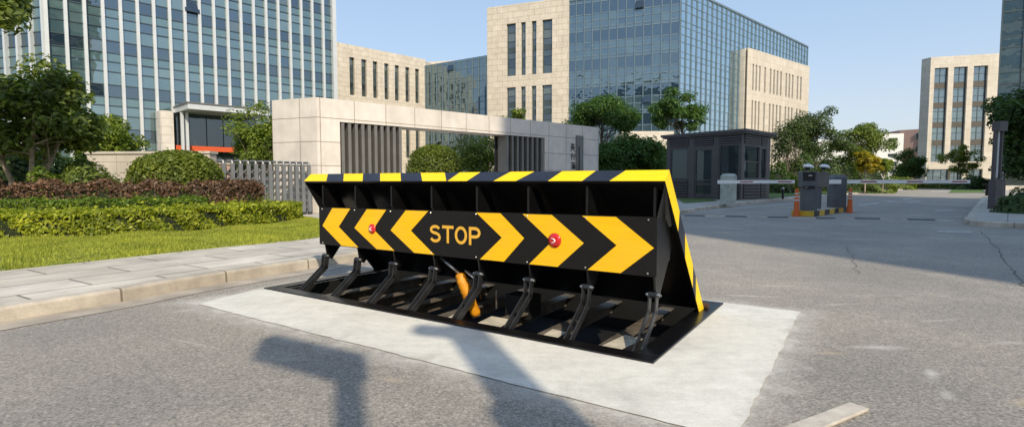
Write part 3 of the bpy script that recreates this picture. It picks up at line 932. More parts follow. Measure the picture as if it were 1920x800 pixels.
P = [lp(862, 513, .60), lp(868, 530, .60), lp(876, 548, .62), lp(884, 568, .66), lp(893, 590, .70)]
Q = []
for i in range(len(P) - 1):
    for k in range(4): Q.append(P[i].lerp(P[i + 1], k / 4))
Q.append(P[-1])
mb.tube(Q, [(.040 + .012 * math.sin(math.pi * i / len(Q))) * (1 + .10 * (i % 2)) for i in range(len(Q))], M['boot'], 14)
ram = mb.build('hydraulic_ram', rb, smooth=True)
mb = MB(); mb.tube([lp(826, 482, .56), lp(862, 513, .60)], .016, M['bolt'], 10); mb.build('ram_rod', ram, smooth=True)
for dx in (0, .03):
    mb = MB(); mb.tube([lp(872, 507, .55) + Vector((dx, 0, 0)), lp(885, 518, .54) + Vector((dx, 0, 0)), lp(897, 532, .56) + Vector((dx, 0, .0)), lp(903, 560, .62)], .008, M['bolt' if dx == 0 else 'dark'], 8); mb.build('ram_hose', ram, smooth=True)
mb = MB(); mb.box((2.55, .95, -.02), (.26, .2, .2), M['black_matt']); mb.tube([(2.36, .8, -.05), (2.36, .8, .12)], .008, M['bolt'], 6); mb.build('pump_housing', rb)

# blue plastic offcut lying behind the left end is the plate's own shade on the road: nothing to build

# kerb stone bottom right
ks = thing('loose_kerb_stone', G(1545, 785), 'pale flat kerb stone let into the asphalt at the bottom right of the photo', 'kerb stone')
a, b = G(1490, 806), G(1607, 762)
d = (b - a).normalized(); n = Vector((-d.y, d.x, 0))
mb = MB()
P = [a - d * .4 - n * .07, b - n * .055, b + n * .035, a - d * .4 + n * .03]
mb.hexa([Vector((p.x, p.y, -.002)) for p in P] + [Vector((p.x, p.y, .014)) for p in P], M['concrete_old'])
mb.build('stone_body', ks, bevel=.005)

# ================================================================== FOLIAGE
def leaf_mesh(name, C, Nrm, size, asp, mat, parent, seed, jitter=.3):
    """C centres (n,3), Nrm preferred normals; one folded leaf (2 tris as a quad) per centre"""
    r = np.random.default_rng(seed); n = len(C)
    off = np.array(BASE.get(parent.name, Vector((0, 0, 0)))[:]) if parent else np.zeros(3)
    N = Nrm + r.normal(0, jitter, (n, 3)); N /= np.linalg.norm(N, axis=1)[:, None] + 1e-9
    T = np.cross(N, r.normal(0, 1, (n, 3))); T /= np.linalg.norm(T, axis=1)[:, None] + 1e-9
    B = np.cross(N, T)
    s = size * r.uniform(.5, 1.5, n)[:, None]
    l = s; wd = s * asp
    V = np.empty((n, 4, 3))
    V[:, 0] = C - T * l * .5; V[:, 1] = C + B * wd * .5 + N * s * .10
    V[:, 2] = C + T * l * .5 - N * s * .12; V[:, 3] = C - B * wd * .5 + N * s * .10
    V -= off
    me = bpy.data.meshes.new(name)
    me.vertices.add(n * 4); me.vertices.foreach_set('co', V.reshape(-1))
    me.loops.add(n * 4); me.loops.foreach_set('vertex_index', np.arange(n * 4, dtype=np.int32))
    me.polygons.add(n); me.polygons.foreach_set('loop_start', np.arange(0, n * 4, 4, dtype=np.int32))
    me.polygons.foreach_set('loop_total', np.full(n, 4, dtype=np.int32))
    me.update(); me.validate()
    me.materials.append(mat)
    o = bpy.data.objects.new(name, me); col.objects.link(o)
    if parent: o.parent = parent; BASE[o.name] = Vector(off)
    return o


def tree(name, label, cat, base, top, zc0, rx, ry, mat, seed, clumps=26, per=260, leaf=.16, core_stems=1, tr=.09, bark='bark', lean=(0, 0), group=None, flat=1.0, spread=.34, dome=False):
    """base: ground point; crown from height zc0 to top, half widths rx, ry"""
    r = random.Random(seed); g = np.random.default_rng(seed)
    base = Vector(base)
    t = thing(name, base, label, cat, group)
    cz = (top + zc0) / 2; rz = (top - zc0) / 2
    cc = Vector((base.x + lean[0], base.y + lean[1], cz))
    cl = []
    tries = 0
    while len(cl) < clumps and tries < 4000:
        tries += 1
        d = g.normal(0, 1, 3); d /= np.linalg.norm(d)
        rad = r.uniform(.35, .88) if not dome else r.uniform(.6, .92)
        if dome and d[2] < -.25: continue
        wob = 1 + .22 * math.sin(3 * math.atan2(d[1], d[0]) + seed) * (0 if dome else 1)
        q = np.array([cc.x + d[0] * rx * rad * wob, cc.y + d[1] * ry * rad * wob, cc.z + d[2] * rz * rad])
        cl.append(q)
    # wood
    for s in range(core_stems):
        mb = MB()
        an = 2 * math.pi * s / max(1, core_stems) + r.uniform(0, 1)
        sp = 0 if core_stems == 1 else .35 * rx
        b = base + Vector((math.cos(an), math.sin(an), 0)) * (0 if core_stems == 1 else tr * 1.3) - Vector((0, 0, .05))
        fork = Vector((base.x + lean[0] * .6 + math.cos(an) * sp, base.y + lean[1] * .6 + math.sin(an) * sp, zc0 + rz * .35))
        mid = b.lerp(fork, .5) + Vector((r.gauss(0, .05), r.gauss(0, .05), 0)) * rx
        topp = fork.lerp(Vector((cc.x, cc.y, cz + rz * .45)), .75) + Vector((math.cos(an), math.sin(an), 0)) * sp * .5
        mb.tube([b, b.lerp(mid, .5) + Vector((r.gauss(0, .02), 0, 0)), mid, fork, topp], [tr, tr * .82, tr * .72, tr * .55, tr * .18], M[bark], 8)
        mine = [c for i, c in enumerate(cl) if i % core_stems == s]
        for c in mine[:16]:
            c = Vector(c); k = r.uniform(.35, .95)
            st = mid.lerp(fork, k) if r.random() < .6 else fork.lerp(topp, r.uniform(0, .6))
            m1 = st.lerp(c, .5) + Vector((r.gauss(0, .07) * rx, r.gauss(0, .07) * ry, -.06 * rz))
            mb.tube([st, m1, c], [tr * .34, tr * .2, tr * .07], M[bark], 6, cap=False)
        mb.build('trunk', t, smooth=True)
    Cs, Ns = [], []
    mean_r = (rx + ry + rz) / 3
    for q in cl:
        n = int(per * r.uniform(.6, 1.4)); rc = mean_r * spread * r.uniform(.75, 1.25)
        d = g.normal(0, 1, (n, 3)); d /= np.linalg.norm(d, axis=1)[:, None]
        rr = rc * np.power(g.uniform(0.05, 1, n), .45)[:, None]
        P = q + d * rr * np.array([1, 1, .72 * flat])
        Cs.append(P); Ns.append(d * .7 + np.array([0, 0, .75]))
    Cs = np.concatenate(Cs); Ns = np.concatenate(Ns)
    keep = Cs[:, 2] > base.z + .05
    leaf_mesh('crown', Cs[keep], Ns[keep], leaf, .5, mat, t, seed, .45)
    return t


def bush(name, label, cat, c, rx, ry, rz, mat, seed, n=9000, leaf=.07, group=None, rough=.05, full=False):
    g = np.random.default_rng(seed); c = Vector(c)
    t = thing(name, c, label, cat, group)
    hz_ = rz * .56; rz = rz * .44 if full else rz
    d = g.normal(0, 1, (n, 3)); d[:, 2] = np.abs(d[:, 2]) * 1.0 - .12; d /= np.linalg.norm(d, axis=1)[:, None]
    if full:
        d = g.normal(0, 1, (n, 3)); d /= np.linalg.norm(d, axis=1)[:, None]; d[:, 2] = np.where(d[:, 2] < -.55, -d[:, 2], d[:, 2]); c = Vector((c.x, c.y, c.z + hz_))
    lump = 1 + rough * (np.sin(d[:, 0] * 7 + seed) + np.sin(d[:, 1] * 6 + 2 * seed) + np.sin(d[:, 2] * 8 + d[:, 0] * 5)) / 1.5
    rad = (lump * (1 - .10 * g.power(1.5, n)) + g.normal(0, .016, n) + np.where(g.uniform(0, 1, n) < .05, g.exponential(.035, n), 0))[:, None]
    P = np.array(c[:]) + d * rad * np.array([rx, ry, rz])
    P[:, 2] = np.maximum(P[:, 2], (c.z if not full else c.z - hz_) + .02)
    leaf_mesh('foliage', P, d * .8 + np.array([0, 0, .5]), leaf, .5, mat, t, seed, .5)
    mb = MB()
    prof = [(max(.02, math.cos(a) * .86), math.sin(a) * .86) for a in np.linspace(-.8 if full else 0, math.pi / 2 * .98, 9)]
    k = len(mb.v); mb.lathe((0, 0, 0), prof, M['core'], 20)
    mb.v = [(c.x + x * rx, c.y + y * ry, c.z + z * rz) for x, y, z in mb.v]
    mb.build('core_stems', t, smooth=True)  # solid dark core, shade inside the leaves put into its colour
    return t


def hedge(name, label, path, width, z0, h, mat, seed, leaf=.055, dens=1500, hvar=.04, group=None, mat_low=None):
    """clipped band: path is the FRONT edge at ground, body to the left of travel"""
    g = np.random.default_rng(seed); P = smooth_path(path, 6); Q = offset_path(P, width)
    t = thing(name, (P[0].x, P[0].y, z0), label, 'hedge', group)
    Cs, Ns = [], []
    for i in range(len(P) - 1):
        seg = (P[i + 1] - P[i]).length; tt = (P[i + 1] - P[i]).normalized(); nn = Vector((-tt.y, tt.x, 0))
        for face in ('top', 'front', 'back'):
            area = seg * (width if face == 'top' else h); m = max(1, int(area * dens * (1 if face != 'back' else .35)))
            s = g.uniform(0, 1, m); q = g.uniform(0, 1, m)
            px = P[i].x + (P[i + 1].x - P[i].x) * s; py = P[i].y + (P[i + 1].y - P[i].y) * s
            hh = h * (1 + hvar * (np.sin(px * 5 + py * 3) + np.sin(px * 11 + py * 7 + 2) * .7)) - np.abs(g.normal(0, .06 * h, m)) + np.where(g.uniform(0, 1, m) < .07, g.exponential(.045, m), 0)
            bul = .03 * (np.sin(px * 6.3 + py * 5 + q * 3) + np.sin(px * 13 + q * 5))
            if face == 'top':
                edge = np.minimum(q, 1 - q); rnd = np.where(edge < .18, (1 - edge / .18) ** 2 * .16 * h, 0)
                C = np.stack([px + nn.x * q * width, py + nn.y * q * width, z0 + hh - rnd], 1); N = np.tile([nn.x * 0, 0, 1.0], (m, 1))
            else:
                o = (bul - .02 * np.abs(g.normal(0, 1, m))) if face == 'back' else (-bul + .03 * np.abs(g.normal(0, 1, m)))
                w0 = width if face == 'back' else 0
                sg = 1 if face == 'back' else -1
                C = np.stack([px + nn.x * (w0 + (o if face == 'front' else o)), py + nn.y * (w0 + o), z0 + .03 + q * (hh - .03)], 1)
                N = np.tile([nn.x * sg, nn.y * sg, .45], (m, 1))
            Cs.append(C); Ns.append(N)
    # both ends
    for e, sg in ((0, -1), (len(P) - 1, 1)):
        tt = (P[min(e + 1, len(P) - 1)] - P[max(e - 1, 0)]).normalized() * sg
        m = int(width * h * dens); s = g.uniform(0, 1, m); q = g.uniform(0, 1, m) * h
        px = P[e].x + (Q[e].x - P[e].x) * s; py = P[e].y + (Q[e].y - P[e].y) * s; o = g.normal(.02, .03, m) + .08 * np.sin(np.pi * s)
        Cs.append(np.stack([px + tt.x * o, py + tt.y * o, z0 + .02 + q * .95], 1)); Ns.append(np.tile([tt.x, tt.y, .5], (m, 1)))
    leaf_mesh('foliage', np.concatenate(Cs), np.concatenate(Ns), leaf, .5, mat, t, seed, .6)
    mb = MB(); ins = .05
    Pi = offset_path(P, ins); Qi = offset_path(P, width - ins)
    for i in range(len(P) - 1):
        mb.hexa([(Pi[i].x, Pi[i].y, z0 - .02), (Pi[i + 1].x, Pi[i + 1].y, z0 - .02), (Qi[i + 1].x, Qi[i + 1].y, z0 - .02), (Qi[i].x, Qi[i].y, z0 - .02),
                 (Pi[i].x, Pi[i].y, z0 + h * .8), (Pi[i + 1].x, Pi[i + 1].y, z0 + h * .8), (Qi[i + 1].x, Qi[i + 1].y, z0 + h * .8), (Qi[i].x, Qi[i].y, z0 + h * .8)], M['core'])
    mb.build('core_stems', t)  # dark body under the leaves: the inner hedge shade is in its colour
    return t


ZL = 0.122
# layered hedges on the left bank
f1 = [(-16, 3.0), (-8.6, 8.85), (-7.7, 9.4), (-6.45, 10.4), (-5.7, 12.0), (-5.35, 13.55)]
hedge('hedge', 'lime green clipped hedge with bright top, nearest the grass', f1, 1.05, ZL, .46, M['leaf_hedge'], 21, .075, 1500)
f2 = [(-17.5, 5.0), (-10.2, 10.5), (-8.4, 11.6), (-7.4, 12.9)]
hedge('hedge', 'pale green low hedge band between the lime front hedge and the reddish hedge', f2, .75, ZL, .60, M['leaf_hedge2'], 22, .07, 1300)
f3 = [(-18.5, 6.8), (-11.2, 11.6), (-8.6, 12.9), (-7.3, 13.7), (-6.9, 14.8)]
hedge('hedge', 'reddish brown leaved hedge behind the green hedges, in front of the round bush', f3, 1.15, ZL, .95, M['leaf_red'], 23, .075, 1200, .06)

# round clipped bush and neighbours
c = D(333, 350, 15.2); bush('round_bush', 'large clipped dome shaped bush left of the folding gate', 'bush', (c.x, 15.2, ZL), 1.19, 1.15, 1.98 - ZL, M['leaf_round'], 31, 17000, .10, rough=.018, full=True)
c = D(150, 350, 14.2); bush('shrub', 'low leafy green shrub under the multi stemmed tree, behind the reddish hedge', 'shrub', (c.x, 14.2, ZL), 1.5, .9, 1.35, M['leaf_mid'], 32, 6500, .11, rough=.12)
c = D(85, 350, 13.2); bush('shrub', 'bright green small shrub at the foot of the multi stemmed tree', 'shrub', (c.x, 13.2, ZL), 1.0, .7, 1.12, M['leaf_hedge2'], 33, 4500, .10, rough=.12)
c = D(-60, 350, 15.5); bush('shrub', 'dark shrub mass at the far left edge behind the tree trunks', 'shrub', (c.x, 16, ZL), 2.4, 1.2, 2.3, M['leaf_dark'], 34, 7000, .15, rough=.12)
c = D(140, 350, 17.5); bush('shrub', 'dark tall shrub between the left tree and the low stone wall', 'shrub', (c.x - .7, 17.5, ZL), 1.5, 1.0, 1.75, M['leaf_dark'], 35, 6000, .15, rough=.14)

B = G(35, 345 + 58, 0)
b = D(33, 340, 14.0)
tree('broadleaf_tree', 'multi stemmed broadleaf tree with pale forked trunk on the far left of the planting', 'tree', (b.x, 14.0, ZL), H + .235 * 14, H + .04 * 14, 1.85, 1.6, M['leaf_left'], 41, 46, 215, .16, core_stems=4, tr=.085, bark='bark_pale', lean=(.5, 0), spread=.36)
b = D(-62, 340, 11.0)
tree('broadleaf_tree', 'tall tree at the upper left corner of the photo, only its branch ends showing', 'tree', (b.x, 11.0, ZL), 6.1, 3.2, 1.45, 1.3, M['leaf_left'], 42, 30, 260, .15, tr=.11, spread=.32)
b = D(200, 340, 22)
tree('round_tree', 'yellow green spreading tree rising behind the low stone wall', 'tree', (b.x, 22, 0), H + .122 * 22, H + .03 * 22, 1.55, 1.4, M['leaf_yellow'], 43, 34, 330, .16, tr=.09, spread=.4)
b = D(478, 340, 22.5)
tree('feathery_tree', 'loose feathery tree between the tower canopy and the stone gate pillar', 'tree', (b.x, 22.5, 0), H + .152 * 22.5, H - .1, 1.25, 1.1, M['leaf_yellow'], 44, 36, 150, .13, core_stems=2, tr=.06, spread=.34)
b = D(505, 340, 23.5)
tree('feathery_tree', 'darker slim tree tucked against the left face of the stone gate pillar', 'tree', (b.x, 23.5, 0), H + .142 * 23.5, H + .2, .75, .8, M['leaf_mid'], 45, 22, 220, .15, tr=.06, spread=.4)

# behind the gate
c = D(815, 345, 33); bush('round_bush', 'rounded bush seen through the gate opening beside the left slat screen', 'bush', (c.x, 33, 0), 1.75, 1.5, H + .068 * 33, M['leaf_round'], 36, 8000, .14, rough=.03, full=True)
b = D(905, 340, 38)
tree('leafy_tree', 'broad green tree filling the right half of the gate opening', 'tree', (b.x, 38, 0), H + .098 * 38, .6, 2.7, 2, M['leaf_mid'], 46, 34, 210, .2, tr=.1, spread=.36)
b = D(965, 340, 42)
tree('leafy_tree', 'thin yellowish treetop just showing above the gate beam', 'tree', (b.x, 42, 0), H + .134 * 42, 4.2, 2.0, 1.6, M['leaf_yellow'], 47, 22, 130, .19, tr=.09, spread=.3)
b = D(1127, 340, 40)
tree('dome_tree', 'dense dome shaped deep green tree behind the right end of the gate wall', 'tree', (b.x, 40, 0), H + .155 * 40, 3.5, 2.55, 2.3, M['leaf_shade'], 48, 60, 330, .18, tr=.14, dome=True, spread=.34)
b = D(1185, 340, 37)
tree('leafy_tree', 'dark bushy tree filling the gap between gate wall and guard booth', 'tree', (b.x, 37, 0), H + .092 * 37, .1, 3.0, 1.6, M['leaf_shade'], 49, 80, 380, .19, tr=.1, spread=.36)
b = D(1135, 340, 35)
tree('leafy_tree', 'green shrub like tree close against the gate wall end', 'tree', (b.x, 35, 0), H + .08 * 35, .1, 1.6, 1.0, M['leaf_shade'], 50, 44, 300, .17, tr=.08, spread=.4)
b = D(1277, 340, 46)
tree('open_tree', 'tall open tree with separate leafy boughs behind the guard booth', 'tree', (b.x, 46, 0), H + .182 * 46, H + .085 * 46, 2.9, 2.2, M['leaf_shade'], 51, 26, 330, .21, tr=.14, spread=.30)
b = D(1225, 340, 41)
tree('leafy_tree', 'low dark tree peeping over the left shoulder of the guard booth', 'tree', (b.x, 41, 0), H + .075 * 41, .1, 1.9, 1.3, M['leaf_dark'], 52, 40, 300, .19, tr=.1, spread=.38)

b = D(1480, 340, 48)
tree('slender_tree', 'slender thin crowned tree next to the right side of the guard booth', 'tree', (b.x, 48, 0), H + .136 * 48, H + .0 * 48, 1.75, 1.5, M['leaf_blue'], 53, 40, 170, .19, tr=.08, core_stems=2, spread=.33)
b = D(1530, 340, 54)
tree('open_tree', 'tall dull green tree standing behind the ticket machine cameras', 'tree', (b.x, 54, 0), H + .142 * 54, H + .015 * 54, 2.9, 2.3, M['leaf_blue'], 54, 44, 250, .22, tr=.12, spread=.33)
b = D(1612, 340, 56)
tree('open_tree', 'sunlit green tree above the small golden tree, left of the far white building', 'tree', (b.x, 56, 0), H + .116 * 56, H + .02 * 56, 2.9, 2.3, M['leaf_mid'], 55, 42, 240, .22, tr=.12, spread=.32)
b = D(1622, 340, 44)
tree('golden_tree', 'small golden yellow tree with a pale thin trunk beyond the boom barrier', 'tree', (b.x, 44, lz), H + .055 * 44, H + .012 * 44, 1.35, 1.2, M['leaf_gold'], 56, 26, 190, .17, tr=.07, bark='bark_pale', spread=.34)
b = D(1655, 340, 47)
tree('golden_tree', 'paler yellow sapling to the right of the golden tree', 'tree', (b.x, 47, lz), H + .05 * 47, H + .012 * 47, .9, .9, M['leaf_yellow'], 57, 18, 150, .17, tr=.05, bark='bark_pale', spread=.36)
b = D(1703, 340, 80)
tree('round_tree', 'compact dark green tree in front of the far brown building', 'tree', (b.x, 80, 0), H + .063 * 80, .9, 2.5, 2.2, M['leaf_shade'], 58, 34, 210, .28, tr=.14, spread=.38)
b = D(1795, 340, 86)
tree('open_tree', 'lone tree with open branches in front of the pale far office block', 'tree', (b.x, 86, 0), H + .07 * 86, H + .012 * 86, 3.3, 2.6, M['leaf_yellow'], 59, 30, 160, .28, tr=.16, spread=.28)
b = D(1935, 340, 21)
tree('shade_tree', 'large dark tree reaching in from the right edge over the lamp pillars', 'tree', (b.x, 21, .13), H + .2 * 21, H - .1, 1.75, 1.9, M['leaf_dark'], 60, 44, 330, .17, tr=.13, spread=.30)

# low planting along the far verges
low = [(1462, 44.5, 1.3, 2.2, 'leaf_dark', 'dark low shrub beside the right wall of the guard booth'),
       (1500, 52, 2.6, 3.0, 'leaf_dark', 'dark shrub directly behind the ticket machine'),
       (1552, 57, 3.2, 4.0, 'leaf_dark', 'tall dark shrub behind the boom barrier housing'),
       (1604, 61, 3.6, 4.0, 'leaf_dark', 'wide dark shrub behind the golden tree'),
       (1648, 50, 1.6, 1.05, 'leaf_mid', 'small green shrub beneath the paler yellow sapling'),
       (1672, 72, 3.2, 1.6, 'leaf_mid', 'mid green shrub at the turning of the far road'),
       (1752, 84, 3.0, 1.1, 'leaf_round', 'clipped olive shrub in front of the far shop window'),
       (1786, 80, 2.0, .9, 'leaf_mid', 'low green shrub under the lone far tree'),
       (1826, 74, 2.6, 1.7, 'leaf_dark', 'dark shrub left of the lamp pillar on the far corner'),
       (1432, 47, 1.8, 2.6, 'leaf_dark', 'shrub seen just past the right rear corner of the booth')]
for i, (u, Y, rr, hh, mt, lab) in enumerate(low):
    c = D(u, 345, Y); bush('shrub', lab, 'shrub', (c.x, Y, 0.0), rr, rr * .7, hh, M[mt], 70 + i, int(1500 + 900 * rr), .16 + Y * .0012, rough=.16)
c = D(1932, 345, 16.5); bush('shrub', 'dark leafy shrub at the right edge beneath the overhanging tree', 'shrub', (c.x, 16.5, .13), .75, .8, .75, M['leaf_dark'], 90, 3500, .09, rough=.14)

# grass
def lawn_points(n, seed):
    g = np.random.default_rng(seed)
    pts = []
    # between the paving edge and hedge front
    edge = smooth_path([(-9.6, -.6), (-5.6, 5.83), (-4.5, 7.66), (-3.4, 9.3), (-3.5, 10.9), (-4.7, 13.3), (-5.7, 14.4)], 8)
    back = smooth_path([(-16, 3.0), (-8.6, 8.9), (-7.7, 9.5), (-6.45, 10.5), (-5.7, 12.1), (-5.3, 13.7), (-5.9, 14.5)], 8)
    m = len(edge); k = g.uniform(0, m - 1.001, n); i = k.astype(int); f = (k - i)[:, None]
    E = np.array([[p.x, p.y] for p in edge]); Bk = np.array([[p.x, p.y] for p in back])
    a = E[i] * (1 - f) + E[i + 1] * f; b_ = Bk[i] * (1 - f) + Bk[i + 1] * f
    s = g.uniform(0.0, 1, n)[:, None]
    return a * (1 - s) + b_ * s


gp = lawn_points(95000, 5)
g = np.random.default_rng(6); n = len(gp)
hgt = g.uniform(.025, .055, n) * (1 + .5 * np.sin(gp[:, 0] * 3.1 + gp[:, 1] * 2.3))
az = g.uniform(0, 2 * math.pi, n); wd = g.uniform(.006, .012, n)
V = np.empty((n, 3, 3))
V[:, 0] = np.stack([gp[:, 0] - np.cos(az) * wd, gp[:, 1] - np.sin(az) * wd, np.full(n, ZL - .004)], 1)
V[:, 1] = np.stack([gp[:, 0] + np.cos(az) * wd, gp[:, 1] + np.sin(az) * wd, np.full(n, ZL - .004)], 1)
V[:, 2] = np.stack([gp[:, 0] + g.normal(0, .02, n), gp[:, 1] + g.normal(0, .02, n), ZL + hgt], 1)
me = bpy.data.meshes.new('grass'); me.vertices.add(n * 3); me.vertices.foreach_set('co', V.reshape(-1))
me.loops.add(n * 3); me.loops.foreach_set('vertex_index', np.arange(n * 3, dtype=np.int32))
me.polygons.add(n); me.polygons.foreach_set('loop_start', np.arange(0, n * 3, 3, dtype=np.int32)); me.polygons.foreach_set('loop_total', np.full(n, 3, dtype=np.int32))
me.update(); me.validate(); me.materials.append(M['grass'])
go = bpy.data.objects.new('grass', me); col.objects.link(go)
tag(go, 'short sunlit grass between the paving and the lime hedge', 'grass', kind='stuff')

# ================================================================== GATE WALL
GT = 3.95
g0 = Vector((-6.64, 18.3, 0)); g1 = Vector((4.6, 28.5, 0)); gt = (g1 - g0).normalized(); gn = Vector((gt.y, -gt.x, 0)); gl = (g1 - g0).length


def SZ(p0, t, u, v):
    d = ray(u, v); r = d.x / d.y
    s = (r * p0.y - p0.x) / (t.x - r * t.y); Y = p0.y + t.y * s
    return s, H + d.z / d.y * Y


gate = thing('gate_wall', (g0 + g1) / 2, 'long pale stone gate wall with beam, dark slat screens and carved writing, behind the blocker', 'gate wall')
sA, _ = SZ(g0, gt, 637, 228); sB, _ = SZ(g0, gt, 757, 243); sC, _ = SZ(g0, gt, 948, 280); sD, _ = SZ(g0, gt, 1022, 290)
zbeam = 3.18
gd = 1.0


def gp_(s, d, z): q = g0 + gt * s - gn * d; return Vector((q.x, q.y, z))


pe = Vector((-8.5, 19.05, 0))          # far end of the pillar's left face
mb = MB()
plan = [g0, gp_(sA, 0, 0), gp_(sA, gd, 0), Vector((pe.x + .6, pe.y + .9, 0)), pe]
mb.prism([(p.x, p.y) for p in plan], -.02, GT, M['stone_gate']); mb.build('pillar', gate)
plan = [gp_(sD, 0, 0), gp_(gl, 0, 0), gp_(gl, gd, 0), gp_(sD, gd, 0)]
mb = MB(); mb.prism([(p.x, p.y) for p in plan], -.02, GT, M['stone_gate']); mb.build('sign_pier', gate)
plan = [gp_(sA, 0.0, 0), gp_(sD, 0.0, 0), gp_(sD, gd, 0), gp_(sA, gd, 0)]
mb = MB(); mb.prism([(p.x, p.y) for p in plan], zbeam, GT, M['stone_gate']); mb.build('beam', gate)
mb = MB()
for s0, s1 in ((sA + .02, sB), (sC, sD - .02)):
    plan = [gp_(s0, .72, 0), gp_(s1, .72, 0), gp_(s1, .78, 0), gp_(s0, .78, 0)]
    mb.prism([(p.x, p.y) for p in plan], 0, zbeam - .004, M['booth_dark'])
mb.build('screen_backing', gate)
sl0 = None
for (s0, s1, n) in ((sA, sB, 10), (sC, sD, 8)):
    for i in range(n):
        s = s0 + (s1 - s0) * (i + .5) / n
        if sl0 is None:
            mb = MB(); c_ = gp_(s, .35, 0); mb.box((c_.x, c_.y, (zbeam - .01) / 2), (.115, .62, zbeam - .012), M['slat'], math.atan2(gt.y, gt.x)); sl0 = mb.build('slat', gate); sref = s
        else:
            q = gt * (s - sref); copy_part(sl0, (q.x, q.y, 0))
# plaque and writing on the pier
s0, zt_ = SZ(g0, gt, 1079.5, 254); s1, _ = SZ(g0, gt, 1092.5, 254)
mb = MB(); q = gp_((s0 + s1) / 2, -.03, 0); rzg = math.atan2(gt.y, gt.x)
mb.box((q.x, q.y, zt_ / 2 + .35), (s1 - s0, .06, zt_ - .7), M['slat'], rzg); plq = mb.build('plaque', gate)
mb = MB(); q = gp_(s0 + (s1 - s0) * .62, -.065, 0); mb.box((q.x, q.y, zt_ / 2 + .1), ((s1 - s0) * .26, .02, zt_ - 1.3), M['alu'], rzg); mb.build('light_strip', plq)
mb = MB(); q = gp_(s0 + (s1 - s0) * .38, -.062, 0); mb.box((q.x, q.y, zt_ / 2 + .1), ((s1 - s0) * .14, .012, zt_ - 1.3), M['dark'], rzg); mb.build('groove', plq)
# carved characters: strokes given in a 1x1 cell (x right, y up)
CH = [
    [((.1, .86), (.9, .86)), ((.33, 1.0), (.33, .74)), ((.67, 1.0), (.67, .74)), ((.22, .62), (.78, .62)), ((.22, .62), (.22, .42)), ((.78, .62), (.78, .42)), ((.04, .42), (.96, .42)), ((.5, .72), (.46, .34)), ((.46, .34), (.08, .0)), ((.54, .36), (.94, .0))],
    [((.36, 1.0), (.08, .76)), ((.38, .74), (.06, .48)), ((.24, .58), (.24, .0)), ((.5, .86), (.92, .86)), ((.44, .58), (.98, .58)), ((.74, .58), (.74, .04)), ((.74, .04), (.6, .1))],
    [((.1, .88), (.9, .88)), ((.33, 1.0), (.33, .78)), ((.67, 1.0), (.67, .78)), ((.1, .66), (.2, .58)), ((.06, .44), (.16, .36)), ((.06, .04), (.2, .26)), ((.34, .64), (.94, .64)), ((.42, .48), (.86, .48)), ((.42, .34), (.86, .34)), ((.42, .64), (.42, .18)), ((.86, .64), (.86, .18)), ((.3, .18), (.98, .18)), ((.64, .74), (.64, .0))],
    [((.2, .95), (.2, .3)), ((.2, .95), (.8, .95)), ((.8, .95), (.8, .3)), ((.2, .62), (.8, .62)), ((.2, .3), (.8, .3))]]
for k, (u, v, hpx) in enumerate(((1073.5, 276, 14), (1074, 293.5, 12), (1074, 311, 14), (1074, 325, 8))):
    s, zc = SZ(g0, gt, u, v); Yq = (g0 + gt * s).y; hh = hpx / 1000 * Yq; ww = .36
    mb = MB()
    for (xa, ya), (xb, yb) in CH[k]:
        pa = gp_(s + (xa - .5) * ww, -.012, zc + (ya - .5) * hh); pb_ = gp_(s + (xb - .5) * ww, -.012, zc + (yb - .5) * hh)
        d_ = (pb_ - pa).normalized(); nn = d_.cross(gn).normalized() * .021
        mb.extr([pa - nn, pb_ - nn, pb_ + nn, pa + nn], gn * .012, M['char'])
    mb.build('carved_character', gate)

# folding gate
f0 = Vector((-8.72, 16.0, 0)); f1_ = Vector((-6.95, 18.0, 0)); ft = (f1_ - f0).normalized(); fn = Vector((ft.y, -ft.x, 0)); FL = (f1_ - f0).length
fg = thing('folding_gate', f0, 'grey metal concertina gate with hooped frames, folded up against the stone pillar', 'gate')
HG = 1.72
NF = 13
rzf = math.atan2(ft.y, ft.x)
fr0 = None
for i in range(NF):
    s = FL * i / (NF - 1) if i < 10 else FL * (9 / (NF - 1) + (i - 9) * .085 / 1)
    s = FL * (i / (NF - 1)) ** .95
    if fr0 is None:
        mb = MB()
        for d in (.24, -.24):
            mb.box((f0.x + fn.x * d, f0.y + fn.y * d, HG / 2 - .03), (.115, .05, HG - .1), M['alu'], rzf)
            mb.box((f0.x + fn.x * d, f0.y + fn.y * d, .045), (.12, .08, .09), M['alu_dark'], rzf)
        mb.tube([f0 + fn * .24 + Vector((0, 0, HG - .09)), f0 + fn * .22 + Vector((0, 0, HG - .02)), f0 + fn * .14 + Vector((0, 0, HG)), f0 - fn * .14 + Vector((0, 0, HG)), f0 - fn * .22 + Vector((0, 0, HG - .02)), f0 - fn * .24 + Vector((0, 0, HG - .09))], .038, M['alu'], 8)
        fr0 = mb.build('hoop_frame', fg)
    else:
        q = ft * s; copy_part(fr0, (q.x, q.y, 0))
lk0 = None
stp = FL / (NF - 1)
for i in range(NF - 1):
    if lk0 is None:
        mb = MB()
        for z in np.arange(.12, HG - .25, .23):
            a_ = f0 + fn * .20; b_ = a_ + ft * stp
            mb.tube([(a_.x, a_.y, z), (b_.x, b_.y, z + .23)], .024, M['alu_dark'], 6)
            mb.tube([(a_.x, a_.y, z + .23), (b_.x, b_.y, z)], .020, M['alu'], 6)
            a2 = f0 - fn * .20; b2 = a2 + ft * stp
            mb.tube([(a2.x, a2.y, z), (b2.x, b2.y, z + .23)], .02, M['alu_dark'], 6)
        mb.box((f0.x + ft.x * stp / 2, f0.y + ft.y * stp / 2, HG - .10), (stp, .36, .03), M['alu_dark'], rzf)
        lk0 = mb.build('scissor_link', fg)
    else:
        q = ft * FL * (i / (NF - 1)) ** .95; copy_part(lk0, (q.x, q.y, 0))
